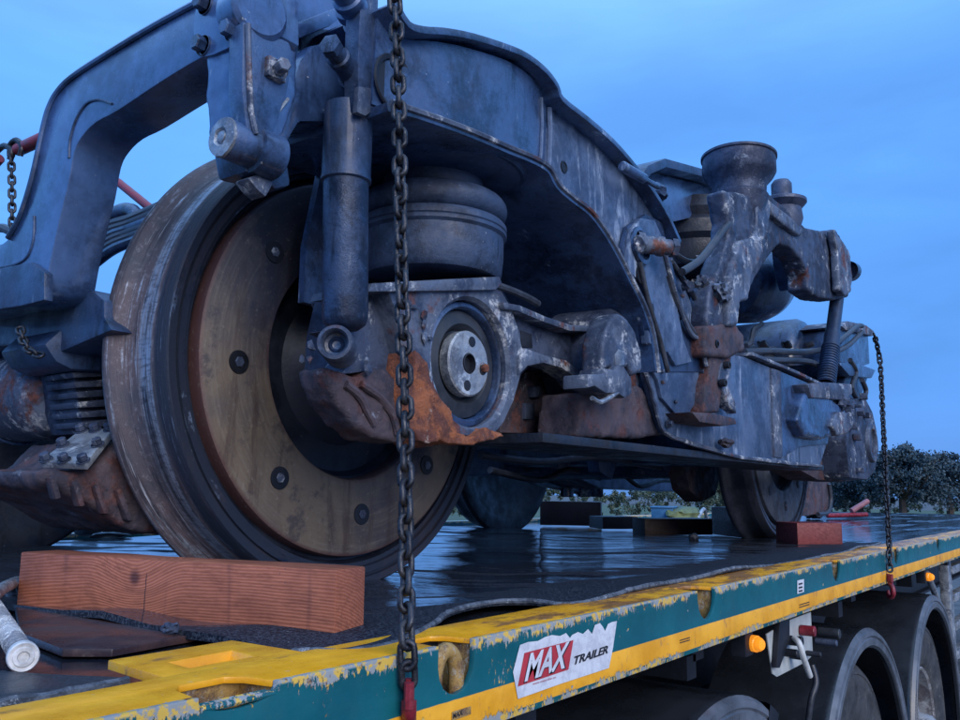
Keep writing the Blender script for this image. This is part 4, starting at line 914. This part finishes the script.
for k in range(9):
    bm = B(); lump(bm, PY(690+k*5+rnd(-2, 2), 280+rnd(-6, 12), YC+.02), (.020, .014, .012), .6, 2, k+30); obj('cable_debris', bm, M_cable if k % 2 else M_cast, BG)
cast('curved_arm', [(762, 186), (776, 199), (790, 211), (806, 227), (822, 231), (836, 229), (847, 246), (852, 272), (849, 297), (836, 300), (820, 298), (809, 290), (808, 276), (802, 260), (792, 248), (780, 244), (770, 256), (760, 271), (752, 286), (747, 298), (738, 300), (744, 276), (754, 256), (761, 236), (764, 212)], YC+.02, .075, M_cast, .012)
cast('arm_rib', [(770, 200), (790, 216), (806, 232), (800, 236), (786, 226), (772, 214)], YC+.002, .04, M_castL, .005)
cast('arm_end_plate', [(834, 230), (842, 240), (850, 252), (853, 278), (851, 292), (846, 296), (840, 290), (838, 250)], YC-.015, .03, M_castL, .005)
bm = B(); p = PY(852, 272, YC); lathe(bm, p, (1, -.2, 0), [(.038, -.03), (.038, 0), (.03, .012), (0, .014)], 26); obj('pivot_stub', bm, M_frame, SCt)
py_part('arm_shadow_box', [(792, 242), (802, 246), (815, 262), (812, 287), (800, 289), (794, 262)], YC+.12, .08, M_frame_dark, .01, SCt)
pc_ = PY(782, 200, YC+.06)
bm = B(); lathe(bm, pc_+Vector((0, 0, -.09)), (0, 0, 1), [(.05, -.03), (.066, .02), (.062, .055), (.080, .075), (.080, .085), (.066, .092), (.034, .094), (.034, .146), (.026, .158), (0, .160)], 30); obj('guide_cone', bm, M_castd, SCt)
# hoses round the casting
bm = B(); tube(bm, smoothpath([PY(a, b, .16) for a, b in ((742, 214), (728, 224), (716, 240), (700, 260), (682, 272))]), .010, 10); obj('air_hose', bm, M_cable, BG)
bm = B(); tube(bm, smoothpath([PY(a, b, .17) for a, b in ((668, 275), (676, 300), (690, 328), (700, 340), (703, 350))]), .0075, 8); obj('air_hose', bm, M_cable, BG)
# ---- bolster and secondary suspension behind
py_part('bolster_web', [(625, 196), (648, 172), (700, 184), (722, 196), (722, 214), (690, 218), (655, 226), (640, 220)], .55, .03, M_blue, .004)
bm = B(); strip(bm, L2([(622, 196), (634, 178), (650, 171), (700, 183), (725, 194)], .55), .49, .80, .03); obj('bolster_flange', bm, M_frame_dark, BG, bev=.004)
py_part('bolster_box', [(640, 222), (760, 200), (800, 240), (800, 290), (745, 300), (735, 330), (700, 356), (660, 340)], .70, .9, M_frame_dark, .01)
c = PY(694, 240, .62)
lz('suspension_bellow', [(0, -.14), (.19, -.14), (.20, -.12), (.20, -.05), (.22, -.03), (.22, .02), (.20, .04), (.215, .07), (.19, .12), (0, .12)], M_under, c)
b0 = PY(622, 166, .14); b1 = PY(658, 187, .14)
bm = B(); d = (b1-b0); lathe(bm, b0, d, [(0, 0), (.009, 0), (.011, .003), (.011, d.length*.58), (.006, d.length*.62), (.006, d.length), (0, d.length)], 20); obj('height_valve_rod', bm, M_frame, BG)
bm = B(); lump(bm, PY(654, 192, .42), (.05, .03, .03), .5, 3, 5); obj('rod_joint', bm, M_frame_dark, BG)
bm = B(); tube(bm, [PY(640, 193, .40), PY(653, 206, .40)], .008, 8); obj('valve_lever', bm, M_steel, BG)
# round reservoir
bm = B(); c = PY(750, 281, .55); 
lathe(bm, c, Vector((1, 0, .25)), [(0, -.30), (.13, -.28), (.165, -.2), (.18, 0), (.175, .08), (.148, .15), (.10, .195), (.045, .215), (0, .22)], 44); obj('air_reservoir', bm, M_frame, BG)
bm = B(); lump(bm, PY(776, 250, .5), (.07, .06, .06), .15, 3, 4); obj('reservoir_valve', bm, M_frame, BG)
# ---- second traction motor and its clutter
mc = Vector((PY(790, 366, .55).x, .46, PY(790, 366, .55).z)); 
bm = B(); lathe(bm, mc, (0, 1, 0), [(0, 0), (.16, .0), (.20, .015), (.215, .04), (.215, .62), (.20, .66), (.12, .68), (0, .68)], 56); tm = obj('motor_housing', bm, M_frame, BG)
for k in range(3):
    bm = B(); hexb(bm, PY(760+k*24, 347, .44), (0, -1, .4), .018, .03); obj('housing_bolt', bm, M_void, BG)
for i, q in enumerate((((744, 352), (770, 351), (800, 352), (824, 350)), ((742, 358), (775, 360), (810, 362), (826, 372)), ((750, 366), (780, 368), (800, 378), (822, 386)))):
    bm = B(); tube(bm, smoothpath([PY(a, b, .36) for a, b in q]), .013, 9); obj('cable_run', bm, M_cable, BG)
bm = B(); tube(bm, smoothpath([PY(a, b, .40) for a, b in ((762, 324), (754, 330), (751, 342), (746, 346))]), .010, 8); obj('cable_run', bm, M_cable, BG)
sd0, sd1 = PY(826, 384, .20), PY(837, 298, .20)
bm = B(); prof = []; Lh = (sd1-sd0).length
for k in range(15): prof += [(.028, k*.012), (.034, k*.012+.004), (.034, k*.012+.008)]
prof += [(.030, .19), (.030, Lh*.55), (.026, Lh*.6), (.026, Lh)]
lathe(bm, sd0, sd1-sd0, prof, 24); obj('damper', bm, M_frame_dark, BG, smooth=30)
py_part('damper_foot', [(808, 384), (826, 382), (852, 384), (853, 394), (842, 400), (812, 398)], .14, .12, M_castL, .008)
cast('damper_bracket', [(806, 392), (828, 394), (836, 402), (846, 410), (848, 424), (840, 434), (822, 440), (806, 436), (798, 420)], .15, .12, M_frame, .014, parent=BG)
cast('crusted_joint', [(838, 412), (852, 412), (855, 424), (848, 434), (838, 436), (832, 426)], .135, .06, M_castL, .006, parent=BG)
bm = B(); lump(bm, PY(842, 403, .15), (.035, .03, .035), .45, 3, 14, 2.4); obj('clevis', bm, M_cast, BG)
# second axle box seen edge on
X2 = empty('axle_box', PY(868, 430, .22)); X2.parent = BG; X2.location = PY(868, 430, .22)-BG.location
py_part('housing_body', [(850, 400), (866, 398), (873, 412), (877, 430), (879, 450), (876, 470), (868, 480), (850, 478), (846, 440)], .22, .16, M_cast, .010, X2)
c = PY(874, 443, .205)
bm = B(); lathe(bm, c, (0, 1, 0), [(.085, .10), (.085, .006), (.080, .0), (.064, .0), (.060, .006), (.060, .06), (0, .06)], 40); obj('bearing_ring', bm, M_castL, X2)
bm = B(); lathe(bm, c+Vector((0, .03, 0)), (0, 1, 0), [(.058, .0), (.03, -.004), (0, -.004)], 30); obj('bearing_cap', bm, M_void, X2)
py_part('brown_shoe', [(822, 452), (832, 445), (845, 442), (858, 452), (866, 478), (846, 482), (818, 480), (800, 470), (820, 468)], .32, .12, M_rustcast, .008, X2)
py_part('junction_box', [(840, 330), (846, 324), (868, 330), (870, 364), (858, 368), (840, 362)], .30, .2, M_frame, .008)
py_part('box_lid', [(842, 326), (848, 321), (866, 325), (874, 331), (873, 336), (846, 330)], .285, .23, M_castL, .004)
py_part('box_ledge', [(838, 362), (860, 364), (876, 370), (872, 378), (850, 376)], .26, .22, M_frame, .006)
py_part('box_column', [(846, 374), (868, 378), (862, 395), (868, 412), (848, 418), (840, 395)], .29, .16, M_frame_dark, .008)
for i, q in enumerate((((834, 345), (848, 334), (858, 326), (862, 326)), ((836, 352), (850, 344), (862, 332)), ((850, 360), (856, 372), (852, 388), (858, 400)), ((862, 380), (866, 392), (860, 404), (864, 416)))):
    bm = B(); tube(bm, smoothpath([PY(a, b, .26) for a, b in q]), .011, 9); obj('cable_loop', bm, M_cable, BG)
for k in range(9):
    bm = B(); p = PY(rnd(846, 872), rnd(392, 474), .205); box(bm, p, (rnd(.02, .05), .03, rnd(.012, .03)), rz=rnd(-.2, .2)); obj('housing_lug', bm, M_cast, X2, bev=.003)
# brake rigging below the second end
py_part('rigging_hanger', [(812, 478), (830, 480), (828, 512), (806, 516)], .75, .06, M_rustcast, .006)
bm = B(); tube(bm, smoothpath([PY(a, b, .74) for a, b in ((829, 484), (831, 500), (828, 512), (818, 514))]), .012, 8); obj('rigging_chain_guard', bm, M_cable, BG)
# ---- underneath: transoms, far side frame, brake gear, gear case
bm = B(); xz(bm, [(.9, .60), (1.7, .62), (1.9, .33), (3.1, .33), (3.3, .6), (4.2, .6), (4.2, .75), (.9, .75)], 2.30, .2); obj('far_side_frame', bm, M_frame_dark, BG)
for x in (2.15, 2.85):
    bm = B(); box(bm, (x, 1.35, .50), (.22, 1.9, .26)); obj('transom', bm, M_frame_dark, BG, bev=.01)
for x in (1.75, 3.25):
    bm = B(); box(bm, (x, 1.35, .40), (.35, 1.2, .22)); obj('motor_mount', bm, M_frame_dark, BG, bev=.02)
for nm, px, y, t, mt in (('brake_hanger', [(596, 440), (600, 472), (612, 480), (625, 440)], .9, .05, M_frame_dark), ('brake_hanger', [(682, 455), (690, 490), (702, 502), (716, 495), (724, 458)], .8, .08, M_rustcast), ('brake_beam', [(500, 445), (700, 458), (690, 492), (600, 488), (560, 470), (500, 476)], 1.5, .2, M_frame_dark), ('spring_clip', [(512, 470), (545, 485), (600, 497), (603, 490), (560, 478), (530, 462)], 1.72, .08, M_frame)):
    py_part(nm, px, y, t, mt, .006)
for px in (567, 584, 597):
    bm = B(); p = PY(px, 497, 1.72); cyl(bm, p, p+Vector((0, 0, .10)), .035, 16); obj('rubber_buffer', bm, M_castL if px != 567 else M_frame, BG)
for sgn, xx in ((1, AX.x), (-1, AX.x+WBs)):
    bm = B(); lathe(bm, (xx+sgn*.36, .85, .45), (0, 1, 0), [(0, 0), (.18, 0), (.21, .03), (.21, .80), (.18, .84), (0, .84)], 40); obj('traction_motor', bm, M_frame_dark, BG)
# left: axle tube, gear case, terminal stack
gp = PY(92, 400, .95)
bm = B(); a0 = PY(74, 392, .93); a1 = a0+Vector((0, 1.1, 0))
lathe(bm, a0, (0, 1, 0), [(0, 0), (.060, .0), (.075, .01), (.088, .04), (.090, 1.1)], 44); obj('axle_tube_cover', bm, M_castL, BG)
bm = B(); tube(bm, [a0+Vector((.092*math.cos(t)-.0, .20, .092*math.sin(t))) for t in [2*pi*k/30 for k in range(30)]], .003, 6, closed=True); obj('tube_band', bm, M_frame, BG)
for k in range(6):
    z_ = 372+k*10; w_ = 1-k*.06
    py_part('cooling_rib', [(72+k*2, z_), (118, z_-4), (118, z_+4), (74+k*2, z_+6)], .80, .10, M_cast, .003)
py_part('gear_case_neck', [(72, 362), (118, 352), (118, 432), (86, 434), (78, 410)], .82, .12, M_cast, .006)
py_part('neck_collar', [(44, 344), (60, 330), (118, 318), (118, 372), (72, 370), (56, 362)], .78, .16, M_frame_dark, .01)
# bolted cover plate
q = [PY(82, 436, .78), PY(116, 434, .72), PY(88, 470, .66), PY(42, 468, .74)]
bm = B(); n_ = (q[1]-q[0]).cross(q[3]-q[0]).normalized(); n_ = n_ if n_.z > 0 else -n_
face_ext(bm, q, n_*.012); cov = obj('inspection_cover', bm, M_steel, BG, bev=.002)
for i, (u, v) in enumerate(((.05, .1), (.05, .5), (.05, .92), (.5, .06), (.95, .1), (.95, .5), (.5, .94), (.95, .92))):
    p = q[0].lerp(q[3], u).lerp(q[1].lerp(q[2], u), v)+n_*.012; bm = B(); hexb(bm, p, n_, .008, .012); obj('cover_bolt', bm, M_cast, cov, smooth=30)
gcase = py_part('gear_case', [(38, 470), (90, 470), (122, 438), (150, 455), (170, 500), (168, 536), (130, 530), (96, 508), (60, 492), (44, 486)], .70, .30, M_rustcast, .016)
organic(gcase, .008, .012)
for k in range(4):
    py_part('case_rib', [(50+k*22, 478+k*4), (56+k*22, 476+k*4), (62+k*24, 498+k*8), (56+k*24, 500+k*7)], .688, .02, M_rustcast, .004)
bm = B(); box(bm, (1.3, 1.4, .50), (.35, .8, .25)); obj('motor_block', bm, M_frame_dark, BG, bev=.02)
# cable bundle above the left
for i in range(6):
    o_ = i*5; bm = B(); tube(bm, smoothpath([PX(a, b, .95) for a, b in ((96, 262-o_), (112, 250-o_), (130, 242-o_*.9), (160, 232-o_))]), .012, 9); obj('cable_bundle', bm, M_cable if i % 3 else M_frame, BG)
bm = B(); tube(bm, smoothpath([PX(a, b, .96) for a, b in ((108, 216), (124, 210), (134, 212), (142, 224), (150, 236))]), .015, 10); obj('cable_gland', bm, M_frame, BG)

# ---- pipes, brackets and fittings
def pipe(px, y, r, mat=None, nm='brake_pipe'):
    bm = B(); tube(bm, smoothpath([PY(a, b, yy if isinstance(y, list) else y) for (a, b), yy in zip(px, y if isinstance(y, list) else [y]*len(px))]), r, 9); return obj(nm, bm, mat or M_cable, BG)
bm = B(); c = PY(564, 167, YF-.005); lathe(bm, c, (0, -1, 0), [(.0125, -.002), (.0122, .0012), (.009, .0014), (.0085, .0004), (0, .0003)], 18); obj('web_hole', bm, M_void, BG)
for q, y_, r_ in ((((640, 262), (648, 300), (660, 340), (668, 372)), .165, .006), (((672, 262), (690, 290), (704, 318), (708, 340)), .19, .007), (((664, 296), (690, 306), (712, 296), (730, 300)), .21, .006),
                  (((676, 310), (690, 330), (692, 350), (706, 364)), .20, .005), (((655, 232), (670, 250), (690, 262), (716, 258)), .30, .009), (((480, 455), (540, 462), (600, 458), (680, 470), (760, 472)), .9, .012),
                  (((490, 470), (540, 480), (570, 470), (600, 478)), 1.3, .014), (((620, 470), (640, 486), (664, 480), (690, 484)), 1.1, .012), (((520, 380), (530, 398), (524, 418), (534, 430)), .40, .010), (((540, 372), (548, 392), (540, 412), (548, 432)), .40, .008)):
    pipe(q, y_, r_)
for a, b, y_, s_ in ((520, 412, .38, .05), (545, 402, .38, .04), (528, 392, .37, .035), (556, 420, .38, .05), (655, 444, .9, .06), (560, 462, 1.2, .07), (640, 470, 1.0, .05)):
    bm = B(); box(bm, PY(a, b, y_), (s_, .05, s_*.7), rz=rnd(-.3, .3), ry=rnd(-.2, .2)); obj('pipe_bracket', bm, M_cast, BG, bev=.004)
for a, b, y_ in ((700, 372, .186), (668, 424, .19)):
    bm = B(); hexb(bm, PY(a, b, y_), (0, -1, 0), .008, .012); obj('frame_bolt', bm, M_cast, BG, smooth=30)
for k in range(9):
    a, b = rnd(574, 640), rnd(392, 434)
bm = B()
# grease and dirt clumps on the frame and the axle box
for k, (a, b, y_) in enumerate([(rnd(300, 370), rnd(345, 372), YA-.0) for k in range(6)]+[(rnd(405, 430), rnd(300, 345), YA-.004) for k in range(6)]+[(rnd(560, 640), rnd(240, 330), .465) for k in range(6)]):
    bm = B(); lump(bm, PY(a, b, y_), (rnd(.004, .009), .003, rnd(.004, .010)), .6, 1, k+60); obj('grease_clump', bm, M_castL if k % 2 else M_cast, BG, smooth=0)
# ================================================================== CHAINS
def link_mesh(pitch, d):
    r = d/2; Lh = pitch/2; w = d*.95+.0005; pts = []
    for k in range(8): a = -pi/2+pi*k/7; pts.append(Vector((w*math.cos(a), 0, Lh+w*math.sin(a)+ -w*0.0 + 0)))
    # stadium: two straight legs, two half rounds
    pts = []
    hs = max(.0, (pitch+d)/2-w)
    for k in range(9): a = pi*k/8; pts.append(Vector((w*math.cos(a), 0, hs+w*math.sin(a))))
    for k in range(9): a = pi+pi*k/8; pts.append(Vector((w*math.cos(a), 0, -hs+w*math.sin(a))))
    bm = B(); tube(bm, pts, r, 8, closed=True)
    for f in bm.faces: f.smooth = True
    bmesh.ops.recalc_face_normals(bm, faces=bm.faces)
    me = bpy.data.meshes.new('link'); bm.to_mesh(me); bm.free(); me.materials.append(M_chain); return me
LM = {}
def chain(name, path, label, pitch=.0205, d=.0074, twist0=.78, twist=.35, group=None, seed=0):
    key = (pitch, d)
    if key not in LM: LM[key] = link_mesh(pitch, d)
    path = [Vector(p) for p in path]; root = empty(name, path[-1], label, 'chain', group); rg = random.Random(seed)
    D = [0]
    for a, b in zip(path, path[1:]): D.append(D[-1]+(b-a).length)
    def at(s):
        for i in range(len(D)-1):
            if D[i+1] >= s: return path[i].lerp(path[i+1], (s-D[i])/(D[i+1]-D[i]))
        return path[-1]
    n = int(D[-1]/pitch)
    for i in range(n):
        p = at((i+.5)*pitch); q = at(min(D[-1], (i+.95)*pitch)); t = (q-at(i*pitch+.02*pitch)).normalized()
        R_ = t.to_track_quat('Z', 'Y').to_matrix().to_4x4()
        a = twist0+(pi/2 if i % 2 else 0)+twist*math.sin(i*.33+seed)+rg.uniform(-.12, .12)
        o = bpy.data.objects.new('link', LM[key]); COL.objects.link(o); o.parent = root
        o.matrix_local = Matrix.Translation(p-root.location) @ R_ @ Matrix.Rotation(a, 4, 'Z')
    return root
def hook(parent, p, s, mat, dirx=1):
    bm = B(); P_ = [Vector((0, 0, .0)), Vector((0, 0, -.010)), Vector((.012*dirx, 0, -.022)), Vector((.014*dirx, 0, -.040)), Vector((.0, 0, -.052)), Vector((-.014*dirx, 0, -.046)), Vector((-.016*dirx, 0, -.032))]
    tube(bm, smoothpath([Vector(p)+Matrix.Rotation(.7, 4, 'Z') @ (q*s) for q in P_], 5), [.0075*s]*25+[.0075*s*(1-k*.08) for k in range(1, 7)], 12)
    for sx_ in (-1, 1):
        tube(bm, smoothpath([Vector(p)+Matrix.Rotation(.7, 4, 'Z') @ (Vector((sx_*.009, 0, .018-abs(k)*.0))*s + Vector((0, 0, -k*.012*s))) for k in range(3)], 3), .005*s, 8)
    return obj('grab_hook', bm, mat, parent)
pth = smoothpath([PY(392, -30, .12), PY(396, 20, .115), PY(399, 110, .10), PY(401, 250, .075), PY(405, 400, .05), PY(406, 560, .02), PY(407, 640, -.009), PY(409, 692, -.010)], 8)
c1 = chain('lashing_chain', pth, 'heavy dark lashing chain hanging straight down in front of the near wheel', seed=1, group='lashing chains over the bogie')
hook(c1, PY(409, 700, -.012), 1.1, M_red)
pth = smoothpath([PY(874, 334, .10), PY(880, 362, .10), PY(883, 420, .07), PY(886, 480, .03), PY(889, 540, -.008), PY(890, 577, -.012)], 8)
c2 = chain('lashing_chain', pth, 'lashing chain at the far end of the bogie hooked under the rail', seed=2, group='lashing chains over the bogie')
hook(c2, PY(890, 580, -.012), 1.05, M_red, -1)
pth = [PX(11, 150, .95), PX(12, 190, .95), PX(12, 235, .95), PX(12, 262, .95)]
c3 = chain('binder_chain', smoothpath(pth, 6), 'short chain hanging from the red binder at the upper left', seed=3, pitch=.019, d=.0066)
pth = smoothpath([PX(20, 328, .66), PX(24, 342, .655), PX(31, 352, .655), PX(43, 356, .66)], 8)
chain('loose_chain', pth, 'small loose chain loop under the foot of the blue end beam', seed=4, pitch=.014, d=.0052)
LB = empty('load_binder', PX(20, 142, .96), 'red ratchet load binder behind the upper left beam', 'load binder')
bm = B(); a_, b_ = PX(16, 152, .95), PX(158, 214, .95)
p0, p1 = PX(18, 150, .96), PX(44, 138, .96); cyl(bm, p0, p0+(p1-p0)*1.5, .016, 14); obj('binder_body', bm, M_red, LB)
bm = B(); p0, p1 = PX(118, 182, .97), PX(160, 216, .97); cyl(bm, p0, p1, .009, 12); obj('binder_handle', bm, M_red, LB)
bm = B(); p0 = PX(0, 158, .95); cyl(bm, p0+Vector((0, .03, -.01)), p0, .013, 12); obj('binder_end', bm, M_red, LB)
bm = B(); tube(bm, smoothpath([PX(a, b, .95) for a, b in ((-4, 152), (4, 146), (12, 150), (10, 160))]), .008, 10); tube(bm, smoothpath([PX(a, b, .95) for a, b in ((12, 156), (10, 146), (16, 140), (22, 146), (20, 156))]), .007, 10); obj('binder_shackle', bm, M_chain, LB)
bm = B(); tube(bm, smoothpath([PX(a, b, 1.0) for a, b in ((-20, 232), (0, 228), (10, 231), (30, 240))]), .012, 8); tag(obj('cable', bm, M_cable), 'dark cable behind the small hanging chain at the far left', 'cable')
# ================================================================== TREES AND HEDGE
def leaf_mat(name, a, b):
    m = MB(name); c = m.mix(m.step(m.noise(.9, 5, .7), .35, .65), a, b); m.col(c).put('Roughness', .6)
    return m.m
M_leafs = [leaf_mat('dusk_foliage_%d' % i, a, b) for i, (a, b) in enumerate((((.014, .034, .052), (.036, .070, .090)), ((.035, .060, .050), (.07, .10, .07)), ((.016, .036, .054), (.038, .072, .092))))]  # bluer leaf tones carry distance haze in their colour
M_bark = plain('bark', (.06, .05, .045), .8, 0, .4, 3, .01)
def crown(bm, c, R, n, rg, size):
    cl = []
    for k in range(int(n/110)):
        a, e_ = rg.uniform(0, 2*pi), rg.uniform(-.5, 1.5); rr = rg.uniform(.45, 1)
        cl.append((Vector((R[0]*rr*math.cos(a)*math.cos(e_), R[1]*rr*math.sin(a)*math.cos(e_), R[2]*rr*math.sin(e_))), rg.uniform(.09, .26)*R[2]))
    for k in range(n):
        cc, s = cl[rg.randrange(len(cl))]
        d = Vector((rg.gauss(0, 1), rg.gauss(0, 1), rg.gauss(0, .8))); d = d.normalized()*s*rg.uniform(.35, 1.1); p = Vector(c)+cc+d
        q = Matrix.Rotation(rg.uniform(0, 6.3), 3, 'Z') @ Matrix.Rotation(rg.uniform(-1.2, 1.2), 3, 'X'); z_ = size*rg.uniform(.6, 1.4)
        vs = [bm.verts.new(p+q @ Vector(v)*z_) for v in ((-.5, 0, -.3), (.1, 0, -.55), (.5, 0, .1), (0, .15, .55))]
        bm.faces.new(vs)
def tree(name, pos, h, w, label, mi, seed, n=20000):
    rg = random.Random(seed); x, y = pos; T_ = empty(name, (x, y, GZ), label, 'tree', None)
    bm = B(); base = Vector((x, y, GZ)); tube(bm, smoothpath([base, base+Vector((rg.uniform(-.1, .1), 0, h*.3)), base+Vector((rg.uniform(-.3, .3), 0, h*.6)), base+Vector((0, 0, h*.85))], 4), [w*.05*(1-k*.065) for k in range(13)], 8); obj('trunk', bm, M_bark, T_)
    for k in range(5):
        a = rg.uniform(0, 6.3); z0 = h*rg.uniform(.3, .6); bm = B(); tube(bm, smoothpath([base+Vector((0, 0, z0)), base+Vector((w*.2*math.cos(a), w*.2*math.sin(a), z0+h*.1)), base+Vector((w*.38*math.cos(a), w*.38*math.sin(a), z0+h*.28))], 4), [w*.022*(1-j*.09) for j in range(9)], 6); obj('limb', bm, M_bark, T_)
    bm = B(); crown(bm, (x, y, GZ+h*.53), (w/2, w/2, h*.46), n, rg, h*.026); obj('crown', bm, M_leafs[mi], T_, smooth=0)
    return T_
def at_px(px, dist):                     # ground point on the line of sight of a picture column
    v = ray(px, 490); v = Vector((v.x, v.y, 0)).normalized(); return (v.x*dist, v.y*dist)
TT = [(915, 50, 4.15, 4.6, 'tall broad dark tree at the right behind the deck', 0), (962, 54, 3.9, 4.6, 'rounded dark tree at the right edge of the picture', 2), (872, 52, 3.5, 4.2, 'lower dark tree just left of the tallest one by the hanging chain', 0),
      (840, 56, 2.7, 4.0, 'low misty tree beside the brown brake rigging', 2), (735, 44, 3.2, 3.4, 'small green tree seen just left of the rear wheel', 1), (1015, 60, 4.2, 6, 'broad tree beyond the right edge', 0)]
for i, (px, d_, h, w, lab, mi) in enumerate(TT): tree('broadleaf_tree', at_px(px, d_), h, w, lab, mi, 10+i)
for o in bpy.data.objects:
    if o.get('category') == 'tree': o['group'] = 'trees behind the trailer'
bm = B(); rg = random.Random(5)
for i, px in enumerate(range(-120, 1120, 11)):
    x, y = at_px(px, rg.uniform(40, 44) if px < 760 else rg.uniform(58, 62)); hh = rg.uniform(1.9, 2.5) if px < 760 else rg.uniform(2.4, 2.9); crown(bm, (x, y, GZ+hh*.45), (1.5, 1.5, hh*.5), 800, rg, .085)
tag(obj('hedgerow', bm, M_leafs[1], origin=(*at_px(480, 42), GZ), smooth=0), 'low green hedgerow across the field behind the trailer', 'hedge', kind='stuff')
